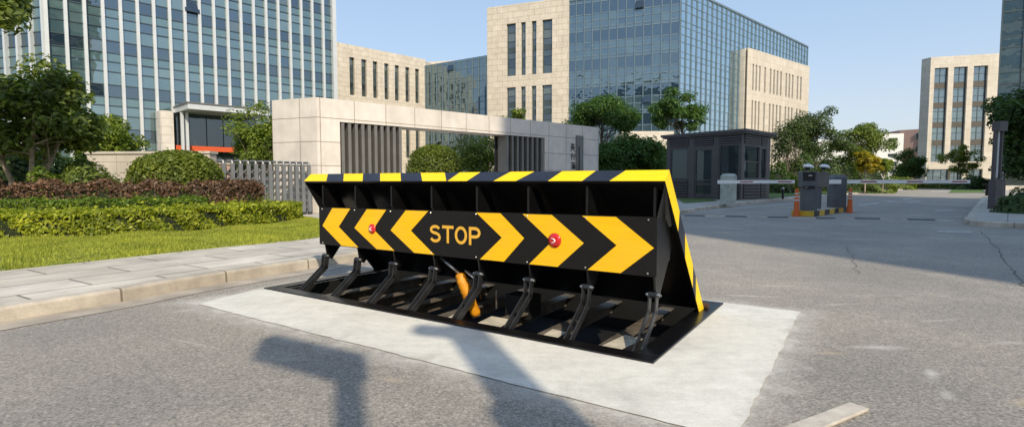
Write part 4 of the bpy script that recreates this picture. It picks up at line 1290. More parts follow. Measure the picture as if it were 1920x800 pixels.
# drive head block left of it
q = D(407, 320, 15.9)
pb = thing('stone_plinth', (q.x, 15.9, ZL), 'small pinkish stone plinth at the left end of the folding gate', 'plinth')
mb = MB(); mb.box((q.x, 16.1, .85), (.5, .5, 1.5), M['pink'], rzf); mb.build('block', pb); mb = MB(); mb.box((q.x, 16.1, 1.625), (.58, .58, .05), M['kerb'], rzf); mb.build('cap', pb)

# low wall
a_, b_ = D(163, 300, 19.6), D(393, 300, 19.2)
lw = thing('low_wall', ((a_.x + b_.x) / 2, 19.4, ZL), 'low smooth beige stone wall behind the round bush', 'wall')
mb = MB(); mb.prism([(a_.x, a_.y), (b_.x, b_.y), (b_.x, b_.y + .45), (a_.x, a_.y + .45)], -.02, H + .0515 * 19.3, M['low_wall']); mb.build('wall_body', lw)
mb = MB(); mb.prism([(a_.x - .04, a_.y - .05), (b_.x + .04, b_.y - .05), (b_.x + .04, b_.y + .5), (a_.x - .04, a_.y + .5)], H + .0515 * 19.3 + .003, H + .0515 * 19.3 + .09, M['low_wall']); mb.build('coping', lw)

# ================================================================== BUILDINGS
def V2(u, Y, v=340):
    d = ray(u, v); return Vector((d.x / d.y * Y, Y, 0))


def curtain(bld, p0, p1, z0, z1, nb, rows, mull, fin=None, seed=0, trans=True, tilt=.004, mw=.06, md=.07, vents=0, gname='glass_wall'):
    """glazed facade: panes (slightly out of plane), horizontal transoms, vertical mullions/fins as parts.
    rows: list of (height, material) repeated upward"""
    r = random.Random(seed)
    tv = (p1 - p0); Ln = tv.length; tv.normalize(); nv = Vector((tv.y, -tv.x, 0)); bw = Ln / nb; rz = math.atan2(tv.y, tv.x)
    mb = MB(); tm = MB(); z = z0; k = 0; vz = []
    while z < z1 - .05:
        h, mt = rows[k % len(rows)]; h = min(h, z1 - z)
        for i in range(nb):
            P = [p0 + tv * (bw * i), p0 + tv * (bw * (i + 1))]
            o = [r.uniform(-tilt, tilt) * bw * 2 for _ in range(4)]
            q = [Vector((P[0].x, P[0].y, z)) + nv * o[0], Vector((P[1].x, P[1].y, z)) + nv * o[1],
                 Vector((P[1].x, P[1].y, z + h)) + nv * o[2], Vector((P[0].x, P[0].y, z + h)) + nv * (o[0] + o[2] - o[1])]
            mb.face(q, mt)
        if trans:
            c = p0 + tv * Ln / 2 + nv * .0
            tm.box((c.x, c.y, z + .001), (Ln, md * 1.6, mw), mull, rz)
        vz.append((z, h)); z += h; k += 1
    mb.build(gname, bld, uv=False)
    if trans: tm.build('transom', bld)
    f0_ = None
    for i in range(nb + 1):
        if f0_ is None:
            m2 = MB(); fw, fdp, fm = (fin or (mw, md, mull))
            m2.box((p0.x + nv.x * fdp / 2, p0.y + nv.y * fdp / 2, (z0 + z1) / 2 + .003), (fw, fdp + .12, z1 - z0), fm, rz)
            f0_ = m2.build('mullion', bld)
        else:
            q = tv * (bw * i); copy_part(f0_, (q.x, q.y, 0))
    # tilted open vents
    for j in range(vents):
        i = r.randrange(1, nb - 1); zz, h = vz[r.randrange(len(vz) // 3, len(vz))]; h = min(h, 1.1)
        a = p0 + tv * (bw * i) + nv * .1; b = p0 + tv * (bw * (i + 1)) + nv * .1
        m3 = MB(); o = nv * .32
        m3.extr([Vector((a.x, a.y, zz)) + o, Vector((b.x, b.y, zz)) + o, Vector((b.x, b.y, zz + h)), Vector((a.x, a.y, zz + h))], nv * .04, M['gl_window'])
        m3.build('open_vent', bld)


def stone_face(bld, p0, p1, z0, z1, ops, mat, depth=.35, bars=None, name='stone_face', pane='gl_window', spands=None):
    tv = (p1 - p0); Ln = tv.length; tv.normalize(); nv = Vector((tv.y, -tv.x, 0))
    xs = sorted({0.0, Ln} | {o[0] for o in ops} | {o[1] for o in ops}); zs = sorted({z0, z1} | {o[2] for o in ops} | {o[3] for o in ops})

    def pt(s, z, d=0): q = p0 + tv * s - nv * d; return Vector((q.x, q.y, z))
    mb = MB()
    for i in range(len(xs) - 1):
        for j in range(len(zs) - 1):
            cx, cz = (xs[i] + xs[i + 1]) / 2, (zs[j] + zs[j + 1]) / 2
            if any(o[0] < cx < o[1] and o[2] < cz < o[3] for o in ops): continue
            mb.face([pt(xs[i], zs[j]), pt(xs[i + 1], zs[j]), pt(xs[i + 1], zs[j + 1]), pt(xs[i], zs[j + 1])], mat)
    for (a, b, c, d) in ops:
        mb.face([pt(a, c), pt(a, d), pt(a, d, depth), pt(a, c, depth)], mat); mb.face([pt(b, d), pt(b, c), pt(b, c, depth), pt(b, d, depth)], mat)
        mb.face([pt(a, c), pt(a, c, depth), pt(b, c, depth), pt(b, c)], mat); mb.face([pt(a, d, depth), pt(a, d), pt(b, d), pt(b, d, depth)], mat)
    mb.build(name, bld)
    rz = math.atan2(tv.y, tv.x)
    for (a, b, c, d) in ops:
        wv = b - a; nx = max(1, round(wv / 1.3)); nz = max(1, round((d - c) / 1.45))
        m2 = MB(); 
        for i in range(nx):
            for j in range(nz):
                s0, s1 = a + wv * i / nx, a + wv * (i + 1) / nx; q0, q1 = c + (d - c) * j / nz, c + (d - c) * (j + 1) / nz
                e = random.uniform(-.006, .006)
                m2.face([pt(s0, q0, depth - .04 + e), pt(s1, q0, depth - .04), pt(s1, q1, depth - .04 - e), pt(s0, q1, depth - .04)], M[pane])
        wo = m2.build('window', bld, uv=False)
        m3 = MB(); bwid = .10
        for i in range(nx + 1):
            s = min(max(a + wv * i / nx, a + bwid / 2), b - bwid / 2); q = pt(s, (c + d) / 2, depth - .09); m3.box(q, (bwid, .06, d - c - .01), M['mull'], rz)
        for j in range(nz + 1):
            zz = min(max(c + (d - c) * j / nz, c + bwid / 2 + .004), d - bwid / 2 - .004); q = pt((a + b) / 2, zz, depth - .075)
            hh = bwid if not (spands and any(abs(zz - sp) < .8 for sp in spands)) else 0.9
            m3.box(q, (wv - .01, .05, hh), M['mull'], rz)
        m3.build('window_frame', wo)


# --- glass tower on the left
tA = Vector((-42.0, 49.0, 0)); td_ = Vector((.70, .714, 0)).normalized(); tB = tA + td_ * 27.6
tw = thing('office_tower', (tA + tB) / 2, 'tall green glass office tower with white vertical fins at the upper left', 'office building')
rows_t = [(.85, M['gl_tower_sp']), (1.15, M['gl_tower_dk']), (1.25, M['gl_tower']), (.95, M['gl_tower'])]
curtain(tw, tA, tB, 0.0, 42.0, 20, rows_t, M['mull'], (.27, .28, M['fin']), 3, mw=.09, md=.1, vents=7)
tC = tA + Vector((-.965, .26, 0)).normalized() * 13
tC.z = 0
curtain(tw, tC, tA - Vector((.02, 0, 0)), 0.0, 42.0, 8, rows_t, M['mull'], (.27, .28, M['fin']), 4, mw=.09, md=.1)
back = Vector((-.714, .70, 0)) * 20
mb = MB()
tBb = tB + back; tCb = tC + Vector((0, 16, 0))
ins = Vector((.714, -.70, 0)) * -.25
mb.prism([((tA + ins).x, (tA + ins).y), ((tB + ins).x, (tB + ins).y), (tBb.x, tBb.y), (tCb.x, tCb.y), ((tC + ins).x + .3, (tC + ins).y)], 0, 41.9, M['interior']); mb.build('core', tw)
mb = MB(); c_ = tB + Vector((.714, -.70, 0)) * .1
mb.box((c_.x, c_.y, 21.0), (.5, .8, 42.3), M['fin'], math.atan2(td_.y, td_.x)); mb.build('corner_trim', tw)
# canopy and entrance in front of the facade
tn = Vector((.714, -.70, 0))


def tp(s, d, z): q = tA + td_ * s + tn * d; return Vector((q.x, q.y, z))


def tu(u, v, d):
    p = tA + tn * d; dd = ray(u, v); r = dd.x / dd.y
    s = (r * p.y - p.x) / (td_.x - r * td_.y); Y = (p + td_ * s).y
    return s, H + dd.z / dd.y * Y


s0, zc1 = tu(352, 193, 5.2); s1, _ = tu(505, 210, 5.2); sl_, zl_ = tu(314, 196, 1.0)
mb = MB(); zc = zc1
mb.prism([(tp(s0, 5.2, 0).x, tp(s0, 5.2, 0).y), (tp(s1, 5.2, 0).x, tp(s1, 5.2, 0).y), (tp(s1, .3, 0).x, tp(s1, .3, 0).y), (tp(s0, .3, 0).x, tp(s0, .3, 0).y)], zc - .55, zc, M['fin']); cano = mb.build('canopy', tw)
mb = MB(); mb.prism([(tp(s0 - .1, 5.3, 0).x, tp(s0 - .1, 5.3, 0).y), (tp(s1, 5.3, 0).x, tp(s1, 5.3, 0).y), (tp(s1, .2, 0).x, tp(s1, .2, 0).y), (tp(s0 - .1, .2, 0).x, tp(s0 - .1, .2, 0).y)], zc + .003, zc + .12, M['slat']); mb.build('canopy_edge', cano)
sa, _ = tu(301, 240, 2.0); sb_, _ = tu(326, 240, 2.0)
mb = MB(); mb.prism([(tp(sa, 2.0, 0).x, tp(sa, 2.0, 0).y), (tp(sb_, 2.0, 0).x, tp(sb_, 2.0, 0).y), (tp(sb_, .4, 0).x, tp(sb_, .4, 0).y), (tp(sa, .4, 0).x, tp(sa, .4, 0).y)], 0, zc - .56, M['stone_gate']); mb.build('entrance_pier', tw)
mb = MB()
for i in range(5):
    a = sb_ + .02 + (s1 - sb_) * i / 5; b = sb_ + (s1 - sb_) * (i + 1) / 5 - .08
    mb.face([tp(a, 1.0, 0), tp(b, 1.0, 0), tp(b, 1.0, zc - .57), tp(a, 1.0, zc - .57)], M['gl_lobby'])
mb.face([tp(sb_, .9, 0), tp(s1, .9, 0), tp(s1, .9, zc - .57), tp(sb_, .9, zc - .57)], M['mull'])
mb.build('lobby_glass', tw)
for u in (342, 351):
    s, _ = tu(u, 250, 2.4); mb = MB(); q = tp(s, 2.4, (zc - .6) / 2); mb.box(q, (.26, .26, zc - .62), M['fin'], math.atan2(td_.y, td_.x)); mb.build('canopy_column', tw)
sr0, zr_ = tu(330, 280, 1.6); sr1, _ = tu(452, 287, 1.6)
mb = MB(); mb.prism([(tp(sr0, 1.65, 0).x, tp(sr0, 1.65, 0).y), (tp(sr1, 1.65, 0).x, tp(sr1, 1.65, 0).y), (tp(sr1, 1.58, 0).x, tp(sr1, 1.58, 0).y), (tp(sr0, 1.58, 0).x, tp(sr0, 1.58, 0).y)], zr_ - .1, zr_ + .42, M['banner']); mb.build('red_banner', tw)

# --- middle stone block with the seven slots
m0, m1 = V2(612, 99), V2(800, 115)
ms_ = thing('stone_office_block', (m0 + m1) / 2, 'beige stone office block with seven tall slot windows, right of the glass tower', 'office building')
mt_ = (m1 - m0).normalized(); ops = []
for (ua, ub, va, vb) in ((655, 665.5, 109, 178), (677.5, 688, 113, 182), (699, 708.5, 117, 185), (720.5, 729.5, 120.5, 188), (740, 749, 124, 190), (760, 768.5, 128, 193), (778.5, 786.5, 131, 195)):
    a, z1_ = SZ(m0, mt_, ua, va); b, z0_ = SZ(m0, mt_, ub, vb)
    ops.append((a, b, 17.5, 24.6)); ops.append((a, b, 6.0, 13.4))
stone_face(ms_, m0, m1, 0, 26.9, ops, M['stone_off'], .6, spands=(21.0, 9.7))
mb = MB(); mn_ = Vector((mt_.y, -mt_.x, 0)); mb.prism([(m0.x - mn_.x * .7, m0.y - mn_.y * .7), (m1.x - mn_.x * .7, m1.y - mn_.y * .7), (m1.x + 4, m1.y + 14), (m0.x, m0.y + 16)], 0, 26.85, M['stone_off']); mb.build('block_body', ms_)
mb = MB()
r0, r1 = V2(720, 132), V2(905, 126); mb.prism([(r0.x, r0.y), (r1.x, r1.y), (r1.x, r1.y + 12), (r0.x, r0.y + 12)], 0, 29.5, M['stone_off']); mb.build('rear_block', ms_)

# --- glass link
l0, l1 = V2(800, 114.8), V2(935, 104)
lk = thing('glass_link_building', (l0 + l1) / 2, 'low dark glass link building between the slot windowed block and the tall stone tower', 'office building')
curtain(lk, l0, l1, 0, 25.6, 12, [(1.0, M['gl_block']), (1.7, M['gl_block']), (1.5, M['gl_block'])], M['mull_blue'], (.14, .12, M['mull_blue']), 8, mw=.12, md=.08, vents=2)
mb = MB(); mb.prism([(l0.x, l0.y + .4), (l1.x, l1.y + .4), (l1.x, l1.y + 14), (l0.x + 3, l0.y + 10)], 0, 25.5, M['interior']); mb.build('core', lk)

# --- stone tower + glass block + stone wing: one office complex building
q0, q1 = V2(914, 88), V2(1064.5, 83); q2 = Vector((23.9, 77.2, 0)); q3 = Vector((60.6, 111.2, 0))
ob_ = thing('corner_office_building', q2, 'large blue glass corner office block between its beige stone tower and stone wing', 'office building')
ZQ = 28.7
qt = (q1 - q0).normalized(); ops = []
for (ua, ub, up, lo_) in ((950, 967, (53, 142), (165, 225)), (977, 985.5, (50, 140), (163, 225)), (997, 1005.5, (47, 138), (161, 225)), (1017, 1035, (42, 135.5), (157.5, 225))):
    a, z1_ = SZ(q0, qt, ua, (up[0] + 0)); b, z0_ = SZ(q0, qt, ub, up[1])
    ops.append((a, b, 17.9, 26.1)); ops.append((a, b, 9.4, 16.1)); ops.append((a, b, 1.0, 7.6))
stone_face(ob_, q0, q1, 0, ZQ + .35, ops, M['stone_off'], .5, spands=(22.0, 12.8))
qn = Vector((qt.y, -qt.x, 0))
mb = MB(); mb.face([(q1.x, q1.y, 0), (q1.x - qn.x * 3, q1.y - qn.y * 3, 0), (q1.x - qn.x * 3, q1.y - qn.y * 3, ZQ + .35), (q1.x, q1.y, ZQ + .35)], M['stone_off'])
mb.prism([(q0.x - qn.x * .62, q0.y - qn.y * .62), (q1.x - qn.x * .62, q1.y - qn.y * .62), (q1.x - qn.x * 16, q1.y - qn.y * 16), (q0.x - qn.x * 16, q0.y - qn.y * 16)], 0, ZQ + .3, M['stone_off'])
mb.build('tower_body', ob_)
rows_b = [(1.0, M['gl_block']), (1.75, M['gl_block_dk']), (.45, M['gl_block']), (1.0, M['gl_block'])]
gA = q1 + Vector((0, .35, 0)); gB = q2
curtain(ob_, gA, gB, 0, ZQ - .2, 13, rows_b, M['mull_blue'], (.10, .16, M['mull_blue']), 9, mw=.12, md=.06, vents=4)
rows_s = [(1.15, M['gl_side']), (.8, M['gl_side']), (1.4, M['gl_side']), (1.05, M['gl_side'])]
curtain(ob_, q2, q3, 0, ZQ - .2, 32, rows_s, M['mull_blue'], (.08, .10, M['mull_blue']), 10, mw=.08, md=.06, vents=0, gname='side_glass_wall')
mb = MB(); mb.prism([(gA.x + .5, gA.y + .7), (gB.x - .1, gB.y + .8), (q3.x - .6, q3.y + .6), (q3.x - 18, q3.y + 10), (gA.x + 2, gA.y + 20)], 0, ZQ - .3, M['interior']); mb.build('core', ob_)
mb = MB()
for a, b in ((gA, gB), (q2, q3)):
    tv = (b - a); ln = tv.length; tv.normalize(); c_ = (a + b) / 2; mb.box((c_.x, c_.y, ZQ - .08), (ln + .1, .3, .28), M['mull_blue'], math.atan2(tv.y, tv.x))
mb.build('parapet_rail', ob_)
w0, w1 = V2(1396, 89.0), V2(1511, 103.5); wt = (w1 - w0).normalized(); ops = []
ZW = 23.0
groups = (1410.7, 1416.7, 1423, 1433, 1443.5, 1450, 1456.5, 1463, 1473, 1479, 1485, 1494.4, 1500.5)
for u in groups:
    a, _ = SZ(w0, wt, u - 1.4, 200); b, _ = SZ(w0, wt, u + 1.4, 200)
    ops.append((a, b, 14.8 - 0 + 1.5, 20.6)); ops.append((a, b, 8.4, 14.6)); ops.append((a, b, 2.0, 7.0))
stone_face(ob_, w0, w1, 0, ZW, ops, M['stone_far'], .35, name='wing_face')
wn = Vector((wt.y, -wt.x, 0)); wl = V2(1388, 92.5)
mb = MB(); mb.face([(wl.x, wl.y, 0), (w0.x, w0.y, 0), (w0.x, w0.y, ZW), (wl.x, wl.y, ZW)], M['stone_far']); mb.prism([(w0.x - wn.x * .5, w0.y - wn.y * .5), (w1.x - wn.x * .5, w1.y - wn.y * .5), (w1.x - wn.x * 5, w1.y - wn.y * 5), (w0.x - wn.x * 4, w0.y - wn.y * 4)], 0, ZW - .06, M['stone_far']); mb.build('wing_body', ob_)
mb = MB(); mb.prism([(V2(1165, 56).x, 56), (V2(1262, 56).x, 56), (V2(1262, 56).x, 60), (V2(1165, 56).x, 60)], 0, H + .093 * 56, M['stone_far']); o_ = mb.build('entrance_wall'); tag(o_, 'plain beige stone wall above the dark tree, left of the booth roof', 'wall')

# --- far right pale block
z0_, z1_ = V2(1735, 113), V2(1863, 109.5)
fb = thing('pale_office_block', (z0_ + z1_) / 2, 'pale stone office block with three columns of stacked windows at the far right', 'office building')
zt__ = (z1_ - z0_).normalized(); ops = []
for (ua, ub) in ((1749.5, 1775), (1785.5, 1811), (1822.5, 1849)):
    a, _ = SZ(z0_, zt__, ua, 200); b, _ = SZ(z0_, zt__, ub, 200)
    _, ztp = SZ(z0_, zt__, 1790, 126); _, zbt = SZ(z0_, zt__, 1790, 303)
    ops.append((a, b, zbt, ztp))
    _, zt2 = SZ(z0_, zt__, 1790, 317)
    ops.append((a - .6 if ua < 1780 else a, b + (1.2 if ua < 1780 else 0), .3, zt2))
stone_face(fb, z0_, z1_, 0, H + .2325 * 111, ops, M['stone_far'], .7, pane='gl_block')
mb = MB()
for (ua, ub) in ((1749.5, 1775), (1785.5, 1811), (1822.5, 1849)):
    a, _ = SZ(z0_, zt__, ua, 200); b, _ = SZ(z0_, zt__, ub, 200)
    for (va, vb) in ((125, 163), (164, 200), (201, 237), (238, 271)):
        _, zb2 = SZ(z0_, zt__, 1790, vb)
        mb = MB(); q = z0_ + zt__ * ((a + b) / 2) - Vector((zt__.y, -zt__.x, 0)) * .55; mb.box((q.x, q.y, zb2 + .42), (b - a - .01, .10, 1.15), M['spandrel'], math.atan2(zt__.y, zt__.x)); mb.build('spandrel_panel', fb)
zn = Vector((zt__.y, -zt__.x, 0))
mb = MB(); mb.prism([(z0_.x - zn.x * .8, z0_.y - zn.y * .8), (z1_.x - zn.x * .8, z1_.y - zn.y * .8), (z1_.x + 9, z1_.y + 18), (z0_.x + 13.6, z0_.y + 18)], 0, H + .2325 * 111 - .05, M['stone_far'])
mb.face([(z0_.x - .4, z0_.y + 2.0, 0), (z0_.x, z0_.y, 0), (z0_.x, z0_.y, H + .2325 * 111), (z0_.x - .4, z0_.y + 2, H + .2325 * 111)], M['stone_far']); mb.build('block_body', fb)

# --- right glass building
e0 = V2(1862.5, 65); e1 = e0 + Vector((.88, -.475, 0)).normalized() * 24
eb = thing('glass_side_building', (e0 + e1) / 2, 'grey blue glass office building cut off by the right edge of the photo', 'office building')
curtain(eb, e0, e1, 8.6, 29, 12, [(1.3, M['gl_flat']), (2.9, M['gl_flat'])], M['mull'], (.09, .1, M['mull']), 12, mw=.12, md=.08)
ee = (e1 - e0).normalized(); en = Vector((ee.y, -ee.x, 0))
curtain(eb, e0, e1, 0.6, 8.6, 8, [(2.0, M['gl_window'])], M['mull'], (.1, .1, M['mull']), 13, mw=.1, md=.08, gname='shopfront')
mb = MB(); mb.prism([(e0.x - en.x * .3, e0.y - en.y * .3), (e1.x - en.x * .3, e1.y - en.y * .3), (e1.x + 8, e1.y + 22), (e0.x + 24, e0.y + 22)], 0, 29.2, M['interior']); mb.build('core', eb)
mb = MB(); c_ = (e0 + e1) / 2 + en * .1; mb.box((c_.x, c_.y, .3), (24, .5, .6), M['stone_far'], math.atan2(ee.y, ee.x)); mb.build('plinth', eb)

# --- distant blocks
d0, d1 = V2(1683, 175), V2(1729, 170)
db = thing('distant_brown_block', d0, 'distant brown building with a pale stair strip, left of the pale far block', 'building')
mb = MB(); mb.prism([(d0.x, d0.y), (d1.x, d1.y), (d1.x + 6, d1.y + 20), (d0.x + 3, d0.y + 20)], 0, H + .0965 * 172, M['brown_wall']); mb.build('wall', db)
mb = MB(); c_ = d0.lerp(d1, .82); mb.box((c_.x, c_.y - .3, 9), (1.0, .2, 16), M['white_wall']); mb.build('stair_strip', db)
for k in range(3):
    mb = MB(); c_ = d0.lerp(d1, .7); mb.box((c_.x, c_.y - .2, 15.5 - k * 4.2), (1.1, .15, 1.7), M['gl_window']); mb.build('window', db)
    mb = MB(); c_ = d0.lerp(d1, .93); mb.box((c_.x, c_.y - .2, 15.5 - k * 4.2), (1.1, .15, 1.7), M['gl_window']); mb.build('window', db)
d0, d1 = V2(1528, 172), V2(1691, 165)
db = thing('distant_white_block', d0, 'distant white low building showing between the trees', 'building')
mb = MB(); d2 = d0.lerp(d1, .72)
mb.prism([(d0.x, d0.y), (d2.x, d2.y), (d2.x + 2, d2.y + 20), (d0.x + 3, d0.y + 20)], 0, H + .078 * 170, M['white_wall'])
mb.prism([(d2.x + .02, d2.y), (d1.x, d1.y), (d1.x + 2, d1.y + 20), (d2.x + 2.04, d2.y + 20)], 0, H + .088 * 167, M['white_wall']); mb.build('wall', db)
for k in range(5):
    mb = MB(); c_ = d2.lerp(d1, .55); mb.box((c_.x, c_.y - .25, 14 - k * 2.4), (2.4, .2, .9), M['gl_window'], -.6); mb.build('window', db)

# ================================================================== GUARD BOOTH
b0_, b1_, b2_ = Vector((9.15, 31.7, 0)), Vector((12.0, 28.0, 0)), Vector((14.75, 30.6, 0))
bo = thing('guard_booth', Vector((12.0, 30.5, .12)), 'dark grey louvred guard booth with flat overhanging roof behind the boom barriers', 'guard booth')
b3_ = b0_ + (b2_ - b1_)
BH = H + .098 * 28 - .25


def booth_face(p0, p1, ops, louv):
    tv = (p1 - p0); Ln = tv.length; tv.normalize(); nv = Vector((tv.y, -tv.x, 0)); rz = math.atan2(tv.y, tv.x)
    O = [(o[0], o[1], o[2], o[3]) for o in ops]
    xs = sorted({0.0, Ln} | {o[0] for o in O} | {o[1] for o in O}); zs = sorted({.1, BH} | {o[2] for o in O} | {o[3] for o in O})

    def pt(s, z, d=0): q = p0 + tv * s - nv * d; return Vector((q.x, q.y, z))
    mb = MB()
    for i in range(len(xs) - 1):
        for j in range(len(zs) - 1):
            cx, cz = (xs[i] + xs[i + 1]) / 2, (zs[j] + zs[j + 1]) / 2
            if any(o[0] < cx < o[1] and o[2] < cz < o[3] for o in O): continue
            mb.face([pt(xs[i], zs[j]), pt(xs[i + 1], zs[j]), pt(xs[i + 1], zs[j + 1]), pt(xs[i], zs[j + 1])], M['booth'])
    for (a, b, c, d) in O:
        mb.face([pt(a, c), pt(a, d), pt(a, d, .1), pt(a, c, .1)], M['booth']); mb.face([pt(b, d), pt(b, c), pt(b, c, .1), pt(b, d, .1)], M['booth'])
        mb.face([pt(a, c), pt(a, c, .1), pt(b, c, .1), pt(b, c)], M['booth']); mb.face([pt(a, d, .1), pt(a, d), pt(b, d), pt(b, d, .1)], M['booth'])
    mb.build('wall', bo)
    for o, kind in zip(O, [o[4] for o in ops]):
        a, b, c, d = o
        m2 = MB(); m2.face([pt(a, c, .07), pt(b, c, .07), pt(b, d, .07), pt(a, d, .07)], M['gl_booth'])
        w_ = m2.build('door' if kind == 'door' else 'window', bo, uv=False)
        m3 = MB()
        for s in (a + .04, b - .04): m3.box(pt(s, (c + d) / 2, .05), (.07, .05, d - c - .01), M['booth'], rz)
        if kind == 'door':
            m3.box(pt((a + b) / 2, c + .95, .045), (b - a - .16, .04, .07), M['booth'], rz); m3.box(pt((a + b) / 2, c + .1, .045), (b - a - .16, .04, .18), M['booth'], rz)
        elif kind == 'split':
            m3.box(pt((a + b) / 2, c + (d - c) * .52, .045), (b - a - .16, .04, .06), M['booth'], rz)
        m3.build('window_frame' if kind != 'door' else 'door_frame', w_)
    for (a, b, c, d, n) in louv:
        m4 = MB()
        m4.face([pt(a, c, -.004), pt(b, c, -.004), pt(b, d, -.004), pt(a, d, -.004)], M['booth_dark'])
        for k in range(n):
            z = c + (d - c) * (k + .5) / n
            q = pt((a + b) / 2, z, -.03)
            m4.box(q, (b - a, .05, (d - c) / n * .55), M['booth'], rz)
        m4.build('louvre', bo)


t1 = (b1_ - b0_).normalized(); LF = (b1_ - b0_).length
su = lambda u, v=330: SZ(b0_, t1, u, v)[0]
zv = lambda v, Y=29.6: H + (340 - v) / 1000 * Y
wins = [(su(1256), su(1289), zv(333), zv(278), 'win'), (su(1302), su(1335), .22, zv(282), 'door'), (su(1347), su(1386), zv(333), zv(276), 'win')]
lv = [(su(1255), su(1290), zv(273.5), zv(258.5), 4), (su(1300), su(1336.5), zv(273), zv(257), 4), (su(1346), su(1387.5), zv(272), zv(254.5), 4), (su(1255), su(1290), .2, zv(337), 6), (su(1347), su(1386), .2, zv(337), 6)]
booth_face(b0_, b1_, wins, lv)
t2 = (b2_ - b1_).normalized()
su2 = lambda u, v=330: SZ(b1_, t2, u, v)[0]
wins = [(su2(1394), su2(1423), zv(334), zv(277), 'split'), (su2(1426.5), su2(1436), zv(334), zv(279), 'win')]
lv = [(su2(1394), su2(1423.5), zv(273), zv(256), 4), (su2(1425.5), su2(1437), zv(273.5), zv(258), 4), (su2(1394), su2(1423.5), .2, zv(342.5), 5), (su2(1425.5), su2(1437), .2, zv(342.5), 5)]
booth_face(b1_, b2_, wins, lv)
mb = MB()
for a, b in ((b2_, b3_), (b3_, b0_)):
    mb.face([(a.x, a.y, .1), (b.x, b.y, .1), (b.x, b.y, BH), (a.x, a.y, BH)], M['booth'])
mb.face([(p.x, p.y, .16) for p in (b0_, b1_, b2_, b3_)], M['booth_dark'])
mb.build('back_wall', bo)
cc_ = (b0_ + b2_) / 2
mb = MB()


def grow(p, k): d_ = p - cc_; return (cc_.x + d_.x * k, cc_.y + d_.y * k)


mb.prism([grow(p, 1.09) for p in (b0_, b1_, b2_, b3_)], BH + .002, BH + .09, M['booth'])
mb.prism([grow(p, 1.13) for p in (b0_, b1_, b2_, b3_)], BH + .093, BH + .22, M['booth'])
mb.build('roof', bo)
mb = MB(); mb.prism([grow(p, .97) for p in (b0_, b1_, b2_, b3_)], .9, 1.0, M['booth']); mb.build('counter', bo)
# blue bin & stanchion
q = G(1352, 370, .12)
bn = thing('blue_bin', (q.x, q.y, .118), 'light blue plastic bin standing at the booth wall beside the pale green post', 'bin')
mb = MB(); mb.prism([(q.x - .2, q.y - .16), (q.x + .2, q.y - .16), (q.x + .2, q.y + .16), (q.x - .2, q.y + .16)], .118, .60, M['blue']); mb.build('body', bn); mb = MB(); mb.box((q.x, q.y, .62), (.44, .36, .04), M['blue']); mb.build('lid', bn)

# ================================================================== BARRIERS AND MACHINES
def boom(name, label, base, size, h, rz, body, p_arm0, p_arm1, tip=.06, zoff=.12):
    t = thing(name, base, label, 'boom barrier', 'boom barriers across the lanes')
    mb = MB(); b = Vector(base)
    sx, sy = size
    mb.box((b.x, b.y, b.z + (h - .12) / 2), (sx, sy, h - .12), body, rz)
    ho = mb.build('housing', t, bevel=.012)
    mb = MB(); R = Matrix.Rotation(rz, 3, 'Z')
    P = [b + R @ Vector((x * sx / 2 * 1.04, y * sy / 2 * 1.04, h - .118)) for x, y in ((-1, -1), (1, -1), (1, 1), (-1, 1))] + [b + R @ Vector((x * sx / 2 * .7, y * sy / 2 * .7, h)) for x, y in ((-1, -1), (1, -1), (1, 1), (-1, 1))]
    mb.hexa(P, body); mb.build('lid', t)
    a0_, a1_ = Vector(p_arm0), Vector(p_arm1); d = (a1_ - a0_); ln = d.length; d.normalize(); rza = math.atan2(d.y, d.x)
    mb = MB(); n = max(4, int(ln / .9))
    for k in range(n):
        c = a0_.lerp(a1_, (k + .5) / n)
        mb.box((c.x, c.y, c.z), (ln / n, .05, .13), M['white'], rza)
        if k % 2 == 1:
            mb.box((c.x, c.y, c.z), (ln / n * .7, .056, .045), M['arm_red'], rza)
    arm = mb.build('boom_arm', t)
    mb = MB(); c = a0_ + d * .12; mb.box((c.x, c.y, c.z), (.42, .09, .15), M['white'], rza); mb.build('arm_clamp', arm)
    return t, ho


# island
i0, i1, i2, i3 = G(1484, 404), G(1526, 406), G(1589, 396), G(1550, 394.5)
isl = thing('traffic_island', (i0 + i2) / 2, 'narrow raised traffic island with yellow and black striped kerb', 'traffic island')
mb = MB(); hI = .17
n = 7
mb.face([(p.x, p.y, hI) for p in (i0, i1, i2, i3)], M['gutter'])
mb.extr([(i0.x, i0.y, -.01), (i1.x, i1.y, -.01), (i1.x, i1.y, hI), (i0.x, i0.y, hI)], (0, .01, 0), M['kerb_yellow'])
for (a, b) in ((i1, i2), (i2, i3), (i3, i0)):
    m_ = n if a is i1 or a is i3 else 2
    for k in range(m_):
        p, q = a.lerp(b, k / m_), a.lerp(b, (k + 1) / m_)
        mb.face([(p.x, p.y, -.01), (q.x, q.y, -.01), (q.x, q.y, hI), (p.x, p.y, hI)], M['kerb_yellow'] if k % 2 else M['kerb_black'])
mb.build('kerb_body', isl)
ir = math.atan2((i2 - i1).y, (i2 - i1).x)


def ipt(u, v): return G(u, v, hI)


